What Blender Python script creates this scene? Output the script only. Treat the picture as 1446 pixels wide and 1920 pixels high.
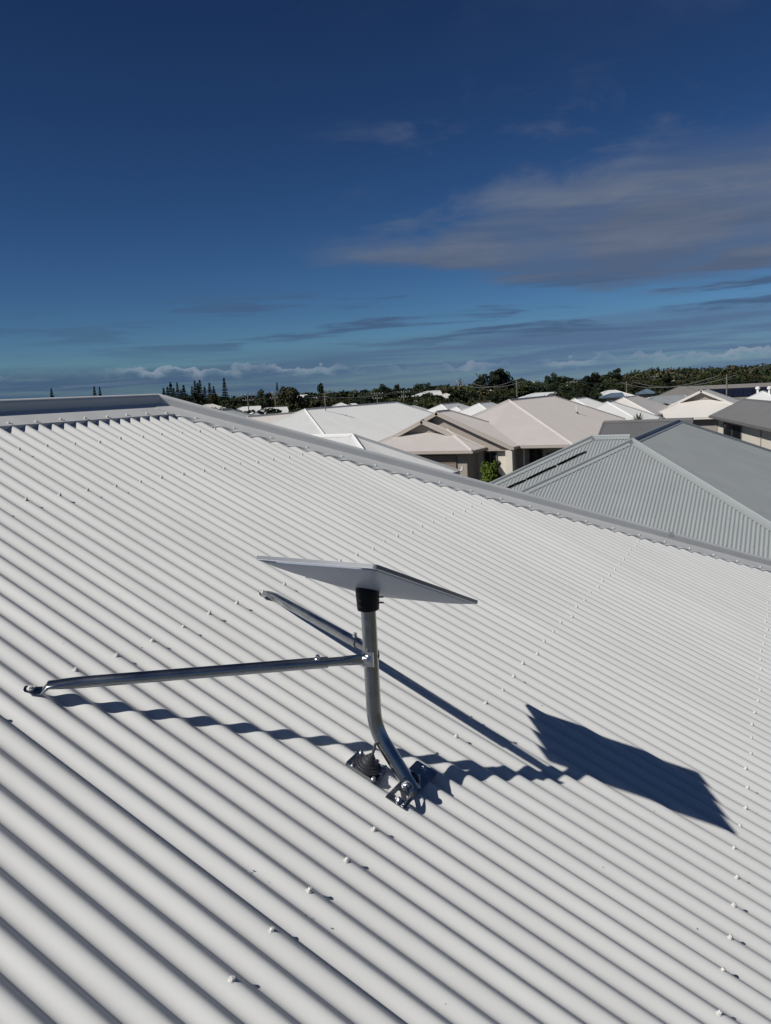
import bpy, math, random
from mathutils import Vector, Matrix
R = math.radians
scene = bpy.context.scene
for o in list(bpy.data.objects): bpy.data.objects.remove(o)
col = scene.collection

# ------------------------------------------------------------------ camera
ZC = 6.0                                    # eye height above the ground
FPX, W0, H0 = 1581.09, 1446.0, 1920.0       # focal length in photo pixels, photo size
CR = Vector((0.43527238, -0.89889853, -0.05019345))
CU = Vector((0.14918209, 0.01703243, 0.98866304))
CF = Vector((0.88785284, 0.43782567, -0.14151331))
cd = bpy.data.cameras.new('camera'); cam = bpy.data.objects.new('camera', cd); col.objects.link(cam)
cd.sensor_fit = 'VERTICAL'; cd.sensor_height = 36.0; cd.lens = 36.0 * FPX / H0
cd.clip_start = 0.05; cd.clip_end = 60000
cam.matrix_world = Matrix(((CR.x, CU.x, -CF.x, 0), (CR.y, CU.y, -CF.y, 0), (CR.z, CU.z, -CF.z, ZC), (0, 0, 0, 1)))
scene.camera = cam

# ------------------------------------------------------------------ sun, exposure
SUN_AZ, SUN_EL = R(144.2), R(40.4)
to_sun = Vector((math.cos(SUN_EL) * math.cos(SUN_AZ), math.cos(SUN_EL) * math.sin(SUN_AZ), math.sin(SUN_EL)))
sl = bpy.data.lights.new('sun', 'SUN'); sl.energy = 4.6; sl.angle = R(0.53); sl.color = (1.0, 0.968, 0.91)
so = bpy.data.objects.new('sun', sl); col.objects.link(so)
so.rotation_euler = to_sun.to_track_quat('Z', 'Y').to_euler()
so.location = (-20, 15, 40)
scene.view_settings.view_transform = 'Standard'
scene.view_settings.look = 'None'
scene.view_settings.gamma = 1.0
scene.view_settings.exposure = 0.0
try: scene.view_settings.use_curve_mapping = False
except Exception: pass

# ------------------------------------------------------------------ sky
world = bpy.data.worlds.new('World'); scene.world = world; world.use_nodes = True
SKY_STRENGTH = 0.05
def build_world():
    nt = world.node_tree; nt.nodes.clear(); L = nt.links.new
    def N(t, **kw):
        n = nt.nodes.new(t)
        for k, v in kw.items(): setattr(n, k, v)
        return n
    def val(sock, v):
        if hasattr(v, 'is_output') or hasattr(v, 'links'): L(v, sock)
        else: sock.default_value = v
    def M(op, a, b=0.0, c=None, clamp=False):
        n = N('ShaderNodeMath', operation=op); n.use_clamp = clamp
        val(n.inputs[0], a); val(n.inputs[1], b)
        if c is not None: val(n.inputs[2], c)
        return n.outputs[0]
    def smooth(x, lo, hi):
        n = N('ShaderNodeMapRange', interpolation_type='SMOOTHSTEP'); val(n.inputs[0], x)
        val(n.inputs[1], lo); val(n.inputs[2], hi); n.inputs[3].default_value = 0; n.inputs[4].default_value = 1
        return n.outputs[0]
    def noise(vec, scale, detail=6, rough=0.55, dist=0.0):
        n = N('ShaderNodeTexNoise'); L(vec, n.inputs['Vector']); n.inputs['Scale'].default_value = scale
        n.inputs['Detail'].default_value = detail; n.inputs['Roughness'].default_value = rough
        n.inputs['Distortion'].default_value = dist
        return n.outputs[0]
    def vec(x, y, z=0.0):
        n = N('ShaderNodeCombineXYZ'); val(n.inputs[0], x); val(n.inputs[1], y); val(n.inputs[2], z); return n.outputs[0]
    def mix(f, a, b):
        n = N('ShaderNodeMix', data_type='RGBA'); val(n.inputs[0], f); val(n.inputs[6], a); val(n.inputs[7], b); return n.outputs[2]
    sky = N('ShaderNodeTexSky', sky_type='NISHITA'); sky.sun_disc = False
    sky.sun_elevation = SUN_EL; sky.sun_rotation = R(90) - SUN_AZ
    sky.altitude = 0; sky.air_density = 0.75; sky.dust_density = 0.1; sky.ozone_density = 3.0
    strength = N('ShaderNodeVectorMath', operation='SCALE'); L(sky.outputs[0], strength.inputs[0]); strength.inputs[3].default_value = SKY_STRENGTH
    gam = N('ShaderNodeGamma'); L(strength.outputs[0], gam.inputs[0]); gam.inputs[1].default_value = 1.48
    tint = N('ShaderNodeVectorMath', operation='MULTIPLY'); L(gam.outputs[0], tint.inputs[0]); tint.inputs[1].default_value = (1.02, 1.36, 1.60)
    tc = N('ShaderNodeTexCoord'); sep = N('ShaderNodeSeparateXYZ'); L(tc.outputs['Generated'], sep.inputs[0])
    x, y, z = sep.outputs
    # azimuth to the right of the view axis and elevation, both in degrees
    yaw = 26.25
    az = M('MULTIPLY', M('ARCTAN2', y, x), -57.2958); az = M('ADD', az, yaw)
    el = M('MULTIPLY', M('ARCSINE', z), 57.2958)
    def fbm(ka, ke, seed, detail=8, rough=0.58, dist=0.25):
        return noise(vec(M('MULTIPLY', az, ka), M('MULTIPLY', el, ke), seed), 1.0, detail, rough, dist)
    def off(n, k): return M('MULTIPLY', M('SUBTRACT', n, 0.5), k)
    def inv(v): return M('SUBTRACT', 1.0, v)
    def mul(*a):
        r = a[0]
        for q in a[1:]: r = M('MULTIPLY', r, q)
        return r
    nA = fbm(0.13, 0.34, 9.1, 9, 0.6, 0.5); nB = fbm(0.07, 0.75, 4.4, 8, 0.56, 0.3); nC = fbm(0.085, 1.5, 2.3, 8, 0.6, 0.4)
    nD = fbm(0.045, 0.16, 7.7, 7, 0.6, 0.8)
    # the big grey bank: a wedge that thickens to the right, ragged edges
    top = M('ADD', 9.4, M('MULTIPLY', smooth(az, -5.0, 21.0), 4.4))
    bot = M('SUBTRACT', 8.3, M('MULTIPLY', smooth(az, -2.0, 16.0), 2.7))
    f_top = inv(smooth(M('ADD', el, off(nA, 8.0)), M('SUBTRACT', top, 2.0), M('ADD', top, 1.2)))
    f_bot = smooth(M('ADD', el, off(nB, 3.4)), M('SUBTRACT', bot, 0.3), M('ADD', bot, 0.8))
    bank = mul(f_top, f_bot, smooth(M('ADD', az, off(nA, 10.0)), -6.0, 0.0), M('ADD', 0.66, M('MULTIPLY', smooth(M('ADD', nA, off(nB, 0.5)), 0.34, 0.60), 0.32)))
    bank = mul(bank, inv(smooth(az, 60.0, 100.0)))
    hgt = M('DIVIDE', M('SUBTRACT', el, bot), M('SUBTRACT', top, bot))
    shade = M('ADD', M('MULTIPLY', smooth(hgt, -0.1, 1.0), 0.55), off(nB, 2.0), clamp=True)
    bankc = mix(M('ADD', shade, 0.15, clamp=True), (0.076, 0.110, 0.188, 1), (0.150, 0.182, 0.246, 1))
    # thin wisps above the bank and a high veil to the right
    wisp = mul(smooth(nA, 0.50, 0.74), smooth(el, 10.5, 13.0), inv(smooth(el, 15.5, 20.0)), smooth(az, -7.0, 3.0), 0.50)
    veil = mul(smooth(nD, 0.40, 0.72), smooth(el, 17.0, 25.0), smooth(az, -14.0, 22.0), 0.55)
    # layered deck low over the sea
    lowtop = M('ADD', 2.5, M('MULTIPLY', smooth(az, -16.0, 24.0), 2.0))
    low = inv(smooth(M('ADD', el, off(nC, 2.6)), M('SUBTRACT', lowtop, 0.8), M('ADD', lowtop, 0.5)))
    low = mul(low, M('ADD', 0.55, M('MULTIPLY', smooth(nC, 0.36, 0.62), 0.40)))
    # dark streaks in the clear gap
    nS = fbm(0.085, 1.0, 5.2, 7, 0.55, 0.3)
    streak = mul(smooth(nS, 0.51, 0.62), smooth(el, 2.4, 3.6), inv(smooth(el, 5.6, 7.2)), M('ADD', 0.35, M('MULTIPLY', smooth(az, -20.0, 0.0), 0.45)))
    # sunlit tops along the deck, broken into irregular groups
    nP = fbm(0.80, 1.25, 1.3, 7, 0.55, 0.2); pres = smooth(fbm(0.12, 0.0, 6.1, 3, 0.5, 0.0), 0.42, 0.62)
    d = M('SUBTRACT', M('ADD', M('SUBTRACT', 2.35, M('MULTIPLY', smooth(az, -22.0, 16.0), 0.85)), off(nP, 2.0)), el)
    puff = mul(smooth(d, 0.0, 0.12), inv(smooth(d, 0.08, 0.70)), M('ADD', 0.06, M('MULTIPLY', pres, 0.72)), smooth(el, 0.5, 1.2))
    puff2 = mul(smooth(nC, 0.56, 0.66), smooth(el, 0.3, 0.9), inv(smooth(el, 1.4, 2.0)), 0.28)
    c = tint.outputs[0]
    c = mix(veil, c, (0.070, 0.095, 0.175, 1))
    c = mix(wisp, c, (0.095, 0.125, 0.205, 1))
    c = mix(bank, c, bankc)
    c = mix(low, c, mix(smooth(az, -22.0, 18.0), (0.054, 0.100, 0.186, 1), (0.088, 0.152, 0.272, 1)))
    c = mix(streak, c, (0.056, 0.100, 0.192, 1))
    c = mix(puff2, c, (0.20, 0.26, 0.34, 1))
    c = mix(puff, c, (0.27, 0.33, 0.41, 1))
    bg = N('ShaderNodeBackground'); L(c, bg.inputs[0]); bg.inputs[1].default_value = 1.0
    out = N('ShaderNodeOutputWorld'); L(bg.outputs[0], out.inputs[0])
build_world()

# ------------------------------------------------------------------ pixel helpers (photo pixels give directions only)
def ray(px, py):
    d = CF * FPX + CR * (px - W0 / 2) + CU * (H0 / 2 - py)
    return d.normalized()
def at_z(px, py, z):
    d = ray(px, py); return Vector((0, 0, ZC)) + d * ((z - ZC) / d.z)
def horizon_y(px): return 770.39 - px * 0.050769
def ground_dir(px):
    d = ray(px, horizon_y(px)); v = Vector((d.x, d.y, 0)); return v.normalized()
def place(px, py, D):
    g = ground_dir(px) * D; d = ray(px, py)
    return Vector((g.x, g.y, 0)), ZC + D * d.z / math.hypot(d.x, d.y)

# ------------------------------------------------------------------ materials
MATS = {}
def material(name, color, rough=0.6, metal=0.0, var=0.06, scale=6.0, bump=0.0, bscale=40.0, spec=0.5, stretch=(1, 1, 1), rvar=0.0):
    m = bpy.data.materials.new(name); m.use_nodes = True; nt = m.node_tree; b = nt.nodes['Principled BSDF']
    tc = nt.nodes.new('ShaderNodeTexCoord'); mp = nt.nodes.new('ShaderNodeMapping'); mp.inputs['Scale'].default_value = stretch
    nt.links.new(tc.outputs['Object'], mp.inputs[0])
    nz = nt.nodes.new('ShaderNodeTexNoise'); nz.inputs['Scale'].default_value = scale; nz.inputs['Detail'].default_value = 5
    nt.links.new(mp.outputs[0], nz.inputs['Vector'])
    rp = nt.nodes.new('ShaderNodeMapRange'); rp.inputs[1].default_value = 0.3; rp.inputs[2].default_value = 0.7
    rp.inputs[3].default_value = 1 - var; rp.inputs[4].default_value = 1 + var
    nt.links.new(nz.outputs[0], rp.inputs[0])
    vm = nt.nodes.new('ShaderNodeVectorMath'); vm.operation = 'SCALE'; vm.inputs[0].default_value = color[:3]
    nt.links.new(rp.outputs[0], vm.inputs[3]); nt.links.new(vm.outputs[0], b.inputs['Base Color'])
    b.inputs['Roughness'].default_value = rough; b.inputs['Metallic'].default_value = metal
    b.inputs['Specular IOR Level'].default_value = spec
    if rvar:
        r2 = nt.nodes.new('ShaderNodeMapRange'); r2.inputs[1].default_value = 0.3; r2.inputs[2].default_value = 0.7
        r2.inputs[3].default_value = rough - rvar; r2.inputs[4].default_value = rough + rvar
        nt.links.new(nz.outputs[0], r2.inputs[0]); nt.links.new(r2.outputs[0], b.inputs['Roughness'])
    if bump:
        n2 = nt.nodes.new('ShaderNodeTexNoise'); n2.inputs['Scale'].default_value = bscale; n2.inputs['Detail'].default_value = 4
        nt.links.new(tc.outputs['Object'], n2.inputs['Vector'])
        bp = nt.nodes.new('ShaderNodeBump'); bp.inputs['Strength'].default_value = bump; bp.inputs['Distance'].default_value = 0.01
        nt.links.new(n2.outputs[0], bp.inputs['Height']); nt.links.new(bp.outputs[0], b.inputs['Normal'])
    MATS[name] = m; return m
M_ROOF = material('roof_offwhite', (0.605, 0.605, 0.588), 0.42, var=0.035, scale=2.4, rvar=0.08, stretch=(3.2, 0.7, 0.7), spec=0.35)
M_ROOF.node_tree.nodes['Principled BSDF'].inputs['Diffuse Roughness'].default_value = 0.0
def per_piece(m, k):
    nt = m.node_tree; b = nt.nodes['Principled BSDF']; src = b.inputs['Base Color'].links[0].from_socket
    oi = nt.nodes.new('ShaderNodeObjectInfo'); mr = nt.nodes.new('ShaderNodeMapRange'); mr.inputs[3].default_value = 1 - k; mr.inputs[4].default_value = 1 + k
    vm = nt.nodes.new('ShaderNodeVectorMath'); vm.operation = 'SCALE'
    nt.links.new(oi.outputs['Random'], mr.inputs[0]); nt.links.new(src, vm.inputs[0]); nt.links.new(mr.outputs[0], vm.inputs[3]); nt.links.new(vm.outputs[0], b.inputs['Base Color'])
per_piece(M_ROOF, 0.018)
M_SCREW = material('screw_painted', (0.62, 0.61, 0.57), 0.4, var=0.04, scale=40)
M_GALV = material('galvanised', (0.34, 0.355, 0.37), 0.26, metal=1.0, var=0.06, scale=14, rvar=0.05)
M_ZINC = material('zinc_bolt', (0.72, 0.73, 0.74), 0.2, metal=1.0, var=0.05, scale=60)
M_BLACK = material('black_plastic', (0.005, 0.005, 0.007), 0.5, var=0.1, scale=30, spec=0.25)
M_RUBBER = material('black_rubber', (0.035, 0.036, 0.042), 0.45, var=0.15, scale=50)
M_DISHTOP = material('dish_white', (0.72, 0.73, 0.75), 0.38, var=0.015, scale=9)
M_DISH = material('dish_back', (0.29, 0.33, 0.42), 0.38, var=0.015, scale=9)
M_RIM = material('dish_rim', (0.17, 0.18, 0.20), 0.4, var=0.1, scale=12)
M_CABLE = material('cable_grey', (0.06, 0.06, 0.065), 0.55, var=0.1)
M_DARKHOLE = material('dark_gap', (0.02, 0.02, 0.022), 0.8)
M_GREYROOF = material('roof_bluegrey', (0.275, 0.295, 0.298), 0.42, var=0.04, scale=1.2, rvar=0.06)
M_TANROOF = material('roof_tan', (0.51, 0.472, 0.445), 0.5, var=0.03, scale=0.8)
M_WHITEROOF = material('roof_white', (0.63, 0.63, 0.615), 0.5, var=0.03, scale=0.7)
M_CREAMROOF = material('roof_cream', (0.60, 0.57, 0.53), 0.5, var=0.03, scale=0.7)
M_DARKROOF = material('roof_darkgrey', (0.13, 0.13, 0.132), 0.5, var=0.05, scale=0.7)
M_BROWNROOF = material('roof_greybrown', (0.18, 0.17, 0.158), 0.55, var=0.05, scale=0.7)
M_BLUEROOF = material('roof_blue', (0.10, 0.14, 0.19), 0.5, var=0.05)
M_REDROOF = material('roof_red', (0.34, 0.10, 0.06), 0.7, var=0.08)
M_CREAMWALL = material('wall_cream', (0.58, 0.54, 0.47), 0.85, var=0.04, scale=1.5)
M_GREYWALL = material('wall_grey', (0.36, 0.35, 0.33), 0.85, var=0.04, scale=1.5)
M_TAUPEWALL = material('wall_taupe', (0.30, 0.265, 0.235), 0.85, var=0.04, scale=1.5)
M_WHITETRIM = material('trim_white', (0.68, 0.67, 0.64), 0.6, var=0.03)
M_TANTRIM = material('trim_tan', (0.36, 0.32, 0.285), 0.6, var=0.03)
M_GREYTRIM = material('trim_grey', (0.27, 0.285, 0.285), 0.5, var=0.03)
M_DARKTRIM = material('trim_dark', (0.13, 0.125, 0.12), 0.5, var=0.03)
M_GLASS = material('window_glass', (0.012, 0.014, 0.017), 0.08, var=0.05)
M_SOLAR = material('solar_glass', (0.010, 0.013, 0.026), 0.18, var=0.1, scale=3)
M_GARAGE = material('garage_brown', (0.20, 0.15, 0.125), 0.6, var=0.04)
M_GROUND = material('ground_grass', (0.085, 0.085, 0.05), 0.95, var=0.45, scale=0.06)
M_SEA = material('sea_water', (0.03, 0.06, 0.10), 0.25, var=0.15, scale=0.01)
M_TRUNK = material('bark', (0.09, 0.07, 0.055), 0.9, var=0.2)
M_POLE = material('pole_timber', (0.16, 0.148, 0.135), 0.9, var=0.15)
M_WIRE = material('wire', (0.25, 0.25, 0.25), 0.6)
def leafmat(name, c, var=0.5):
    return material(name, c, 0.75, var=var, scale=0.35, spec=0.2)
M_LEAF = [leafmat('leaf_dark', (0.020, 0.030, 0.014)), leafmat('leaf_mid', (0.038, 0.050, 0.018)), leafmat('leaf_olive', (0.058, 0.058, 0.026)),
          leafmat('leaf_pine', (0.028, 0.040, 0.028)), leafmat('leaf_bright', (0.10, 0.14, 0.022)), leafmat('leaf_dry', (0.058, 0.050, 0.032))]

# ------------------------------------------------------------------ mesh helpers
def add_mesh(name, verts, faces, mat, parent=None, smooth=False, org=None):
    me = bpy.data.meshes.new(name)
    if org is None: org = parent.location if parent is not None else Vector((0, 0, 0))
    me.from_pydata([(v[0] - org[0], v[1] - org[1], v[2] - org[2]) for v in verts], [], faces)
    me.materials.append(mat)
    if smooth: me.polygons.foreach_set('use_smooth', [True] * len(me.polygons))
    me.update()
    if smooth == 'auto': me.set_sharp_from_angle(angle=R(40))
    o = bpy.data.objects.new(name, me); col.objects.link(o)
    if parent is not None: o.parent = parent
    else: o.location = org
    return o
def sub(name, verts, faces, mat, part, smooth=False):
    """sub-part: child of a part whose own origin is its thing's origin"""
    org = part.parent.location
    o = add_mesh(name, verts, faces, mat, part, smooth, org); return o
def empty(name, loc, label, cat, group=None):
    o = bpy.data.objects.new(name, None); col.objects.link(o); o.location = loc; o.empty_display_size = 0.2
    o['label'] = label; o['category'] = cat
    if group: o['group'] = group
    return o
def tag(o, label=None, cat=None, group=None, kind=None):
    if label: o['label'] = label
    if cat: o['category'] = cat
    if group: o['group'] = group
    if kind: o['kind'] = kind
    return o
def box(c, ax, ay, az, sx, sy, sz):
    """box centred on c with axes ax, ay, az and full sizes"""
    c = Vector(c); vs = []
    for k in (-.5, .5):
        for j in (-.5, .5):
            for i in (-.5, .5): vs.append(c + ax * (i * sx) + ay * (j * sy) + az * (k * sz))
    return vs, [(0, 2, 3, 1), (4, 5, 7, 6), (0, 1, 5, 4), (2, 6, 7, 3), (0, 4, 6, 2), (1, 3, 7, 5)]
EX, EY, EZ = Vector((1, 0, 0)), Vector((0, 1, 0)), Vector((0, 0, 1))
def abox(x0, x1, y0, y1, z0, z1):
    return box(((x0 + x1) / 2, (y0 + y1) / 2, (z0 + z1) / 2), EX, EY, EZ, x1 - x0, y1 - y0, z1 - z0)
def bevel(o, w=0.002, seg=2):
    m = o.modifiers.new('bevel', 'BEVEL'); m.width = w; m.segments = seg; m.limit_method = 'ANGLE'; return o
class MB:
    def __init__(s): s.v = []; s.f = []
    def add(s, vf):
        n = len(s.v); s.v += list(vf[0]); s.f += [tuple(i + n for i in f) for f in vf[1]]; return s
def sweep(pts, radii, seg=20, ref=None, caps=True):
    """tube along points; radii a number or (a, b) per point: a along ref, b across it"""
    pts = [Vector(p) for p in pts]; n = len(pts); vs = []; fs = []
    if ref is None: ref = Vector((0.31, 0.52, 0.79))
    for i, p in enumerate(pts):
        if i == 0: t = pts[1] - pts[0]
        elif i == n - 1: t = pts[-1] - pts[-2]
        else: t = (pts[i + 1] - pts[i]).normalized() + (pts[i] - pts[i - 1]).normalized()
        t.normalize(); a = (ref - t * ref.dot(t)).normalized(); b = t.cross(a)
        r = radii[i] if isinstance(radii, (list, tuple)) else radii
        ra, rb = r if isinstance(r, tuple) else (r, r)
        for k in range(seg):
            th = 2 * math.pi * k / seg; vs.append(p + a * (ra * math.cos(th)) + b * (rb * math.sin(th)))
    for i in range(n - 1):
        for k in range(seg):
            k2 = (k + 1) % seg; fs.append((i * seg + k, i * seg + k2, (i + 1) * seg + k2, (i + 1) * seg + k))
    if caps:
        fs.append(tuple(range(seg - 1, -1, -1))); fs.append(tuple((n - 1) * seg + k for k in range(seg)))
    return vs, fs
def lathe(c, axis, prof, seg=20, ref=None):
    """prof: (radius, height) along axis"""
    axis = axis.normalized(); ref = ref or Vector((0.3, 0.5, 0.8)); a = (ref - axis * ref.dot(axis)).normalized(); b = axis.cross(a)
    vs = []; fs = []; n = len(prof)
    for r, h in prof:
        for k in range(seg):
            th = 2 * math.pi * k / seg; vs.append(Vector(c) + axis * h + a * (r * math.cos(th)) + b * (r * math.sin(th)))
    for i in range(n - 1):
        for k in range(seg):
            k2 = (k + 1) % seg; fs.append((i * seg + k, i * seg + k2, (i + 1) * seg + k2, (i + 1) * seg + k))
    fs.append(tuple(range(seg - 1, -1, -1))); fs.append(tuple((n - 1) * seg + k for k in range(seg)))
    return vs, fs
def hexbolt(c, axis, r, h):
    m = MB(); m.add(lathe(c, axis, [(r * 1.5, 0), (r * 1.5, h * .25), (r * 1.4, h * .3)], 16)); m.add(lathe(c, axis, [(r, h * .25), (r, h * .9), (r * .8, h)], 6)); return m.v, m.f

PITCH, AMP = 0.0762, 0.0092
def corrugated(poly, amp=AMP, seg=8, pitch=PITCH, phase=0.0, lift=0.0, rows=1):
    """corrugated sheet over a convex planar polygon (3D); corrugations run up the slope; crests lie on the plane + lift"""
    P = [Vector(p) for p in poly]
    n = (P[1] - P[0]).cross(P[2] - P[0]).normalized()
    if n.z < 0: n = -n
    a = EZ.cross(n)
    a = a.normalized() if a.length > 1e-6 else EX.copy()
    b = n.cross(a); o = P[0]
    q = [((p - o).dot(a), (p - o).dot(b)) for p in P]
    a0 = min(t[0] for t in q); a1 = max(t[0] for t in q)
    base = o.dot(a); du = pitch / seg
    us = [t[0] for t in q]; k = math.ceil((a0 + base) / du)
    while k * du - base < a1: us.append(k * du - base); k += 1
    us = sorted(set(round(u, 6) for u in us))
    vs = []; fs = []; cols = []
    for u in us:
        lo = 1e9; hi = -1e9
        for i in range(len(q)):
            (u0, v0), (u1, v1) = q[i], q[(i + 1) % len(q)]
            if abs(u1 - u0) < 1e-9:
                if abs(u - u0) < 1e-5: lo = min(lo, v0, v1); hi = max(hi, v0, v1)
                continue
            t = (u - u0) / (u1 - u0)
            if -1e-6 <= t <= 1 + 1e-6: v = v0 + (v1 - v0) * t; lo = min(lo, v); hi = max(hi, v)
        if hi < lo: continue
        t = 2 * math.pi * (u + base - phase) / pitch; w = amp * (math.cos(t) - 1.0) + lift
        c = []
        for r in range(rows + 1):
            v = lo + (hi - lo) * r / rows
            c.append(len(vs)); vs.append(o + a * u + b * v + n * w)
        cols.append(c)
    for c0, c1 in zip(cols, cols[1:]):
        for r in range(rows): fs.append((c0[r], c1[r], c1[r + 1], c0[r + 1]))
    return vs, fs

def cap_profile(w1, w2, n1, n2, wing1, wing2, roll_r=0.0225, roll_h=0.028, lift=0.003, seg=10):
    """cross-section of a roll-top ridge flashing, offsets from the ridge line"""
    up = (n1 + n2).normalized(); side = (w1 - w2); side = (side - up * side.dot(up)).normalized()
    pts = [w1 * wing1 + n1 * (lift - 0.004), w1 * wing1 + n1 * lift]
    b1 = w1 * (roll_r * 1.05) + n1 * lift; b2 = w2 * (roll_r * 1.05) + n2 * lift
    pts.append(b1)
    pts.append(side * roll_r + up * (roll_h * 0.35))
    for i in range(seg + 1):
        th = math.pi * i / seg
        pts.append(side * (roll_r * math.cos(th)) + up * (roll_h + roll_r * math.sin(th)))
    pts.append(-side * roll_r + up * (roll_h * 0.35))
    pts.append(b2); pts.append(w2 * wing2 + n2 * lift); pts.append(w2 * wing2 + n2 * (lift - 0.004))
    return pts
def extrude_profile(prof0, prof1):
    n = len(prof0); vs = list(prof0) + list(prof1)
    return vs, [(i, i + 1, n + i + 1, n + i) for i in range(n - 1)] + [tuple(range(n)), tuple(range(2 * n - 1, n - 1, -1))]
def face_normal(e, down_h, T):
    """unit normal of a roof face falling along horizontal direction down_h with tangent T"""
    return (down_h * T + EZ).normalized()

# ================================================================== the setting
gv, gf = [], []
nseg = 64
add_mesh('ground', [(0, 0, 0)] + [(9000 * math.cos(2 * math.pi * i / nseg), 9000 * math.sin(2 * math.pi * i / nseg), 0) for i in range(nseg)],
         [(0, 1 + i, 1 + (i + 1) % nseg) for i in range(nseg)], M_GROUND)['kind'] = 'structure'
def build_sea():
    a0, a1 = math.atan2(*reversed(ground_dir(1010).to_2d())), R(120)
    n = 30; vs = []; fs = []
    for i in range(n + 1):
        a = a0 + (a1 - a0) * i / n
        for d in (900, 40000): vs.append((d * math.cos(a), d * math.sin(a), 0.4))
    for i in range(n): fs.append((2 * i, 2 * i + 1, 2 * i + 3, 2 * i + 2))
    add_mesh('sea', vs, fs, M_SEA)['kind'] = 'structure'
build_sea()

# ================================================================== the house underfoot: its roof fills the picture
S = 0.43891226; CS, SN, TN = math.cos(S), math.sin(S), math.tan(S); HR = 1.4244121
U, V, NR = EX.copy(), Vector((0, CS, SN)), Vector((0, -SN, CS))
CAMP = Vector((0, 0, ZC))
def rp(u, v, w=0.0): return CAMP + U * u + V * v + NR * (w - HR)
VR, KH, UC = 3.04, 6.64, 1.19254            # ridge, hip line u + v cos = KH, a crest
U_APEX = KH - VR * CS; U_L = -6.0; V_E = -5.2
def prof(u): t = 2 * math.pi * (u - UC) / PITCH; return AMP * (math.cos(t) - 1.0)
apex = rp(U_APEX, VR); apexL = rp(U_L, VR)
house = empty('house', (2, 0, 0), 'house under the dish with an off-white corrugated steel roof and grey ridge flashing', 'house')
def vtop(u):
    t = min(VR - 0.03, (KH - 0.03 - u) / CS)
    if u < U_L: t = min(t, VR - 0.03 - (U_L - u) / CS)
    return t
COVER = 10 * PITCH; E0 = 1.362
random.seed(3)
k = -20
while E0 + COVER * k < KH - V_E * CS:
    ua, ub = E0 + COVER * k - 1.5 * PITCH, E0 + COVER * (k + 1)
    n = int(round((ub - ua) / PITCH * 16)); vs = []; fs = []
    warp = random.uniform(-0.0006, 0.0006)
    idx = []
    for i in range(n + 1):
        u = ua + (ub - ua) * i / n; vt = vtop(u)
        if vt <= V_E + 0.05: continue
        w = prof(u) - 0.0012 + 0.0034 * (i / n) ** 2
        c = []
        for r in range(5):
            v = V_E + (vt - V_E) * r / 4; c.append(len(vs)); vs.append(rp(u, v, w + warp * math.sin(v * 2.1 + k)))
        idx.append(c)
    if len(idx) > 2:
        c = []                                             # folded edge of the lap
        for r in idx[-1]: c.append(len(vs)); vs.append(vs[r] - NR * 0.0026 - U * 0.0002)
        idx.append(c)
        for c0, c1 in zip(idx, idx[1:]):
            for r in range(4): fs.append((c0[r], c1[r], c1[r + 1], c0[r + 1]))
        add_mesh('roof_sheet', vs, fs, M_ROOF, house, 'auto')
    k += 1
# the three faces turned away from the camera
ze = rp(0, V_E).z; HW = (VR - V_E) * CS
yr = apex.y; zr = apex.z
xr, xl = apex.x + HW, apexL.x - HW
for poly in ([apex, (xr, yr - HW, ze), (xr, yr + HW, ze)], [apex, apexL, (xl, yr + HW, ze), (xr, yr + HW, ze)], [apexL, (xl, yr - HW, ze), (xl, yr + HW, ze)]):
    v_, f_ = corrugated(poly, seg=6, lift=-0.001); add_mesh('roof_face', v_, f_, M_ROOF, house, 'auto')
# ridge and hip flashings with lips scribed into the corrugations
nS1, nS2, nS3 = NR, Vector((SN, 0, CS)), Vector((0, SN, CS))
wS1 = -V; wS3 = Vector((0, CS, -SN))
WR, WH = 0.172, 0.156
hd = Vector((1, -1, -TN)).normalized()
wh1 = nS1.cross(hd); wh1 = wh1 if wh1.x < 0 else -wh1
wh2 = nS2.cross(hd); wh2 = wh2 if wh2.x > 0 else -wh2
def lip_ridge(u0, u1):
    vs = []; fs = []; n = int((u1 - u0) / PITCH * 16); v = VR - WR
    for i in range(n + 1):
        u = u0 + (u1 - u0) * i / n; vs += [rp(u, v, 0.0035), rp(u, v - 0.003, prof(u) + 0.0022)]
    return vs, [(2 * i, 2 * i + 1, 2 * i + 3, 2 * i + 2) for i in range(n)]
def lip_hip(u0, u1, lift=0.0):
    vs = []; fs = []; n = int((u1 - u0) / PITCH * 16)
    kk = KH - WH * math.sqrt(1 + CS * CS)
    for i in range(n + 1):
        u = u0 + (u1 - u0) * i / n; v = (kk - u) / CS
        vs += [rp(u, v, 0.0035 + lift), rp(u - 0.006, v - 0.006, prof(u) + 0.0022)]
    return vs, [(2 * i, 2 * i + 1, 2 * i + 3, 2 * i + 2) for i in range(n)]
p = cap_profile(wS1, wS3, nS1, nS3, WR, WR)
m = MB(); m.add(extrude_profile([apexL + q for q in p], [apex + q for q in p])); m.add(lip_ridge(U_L, U_APEX - 0.02))
tag(add_mesh('ridge_cap', m.v, m.f, M_ROOF, house, 'auto'), 'grey-white rolled flashing along the level ridge')
KE = KH - WH * math.sqrt(1 + CS * CS)
u_low = KE - (VR - WR) * CS
def hipcap(t0, t1, lift, ua, ub):
    p = cap_profile(wh1, wh2, nS1, nS2, WH, WH, lift=0.0035 + lift)
    m = MB(); m.add(extrude_profile([apex + hd * t0 + q for q in p], [apex + hd * t1 + q for q in p]))
    m.add(lip_hip(ua, ub, lift))
    tag(add_mesh('hip_cap', m.v, m.f, M_ROOF, house, 'auto'), 'grey-white rolled flashing running down the hip')
tj = (6.42 - U_APEX) / hd.x; te = (HW - 0.05) / hd.x
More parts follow.
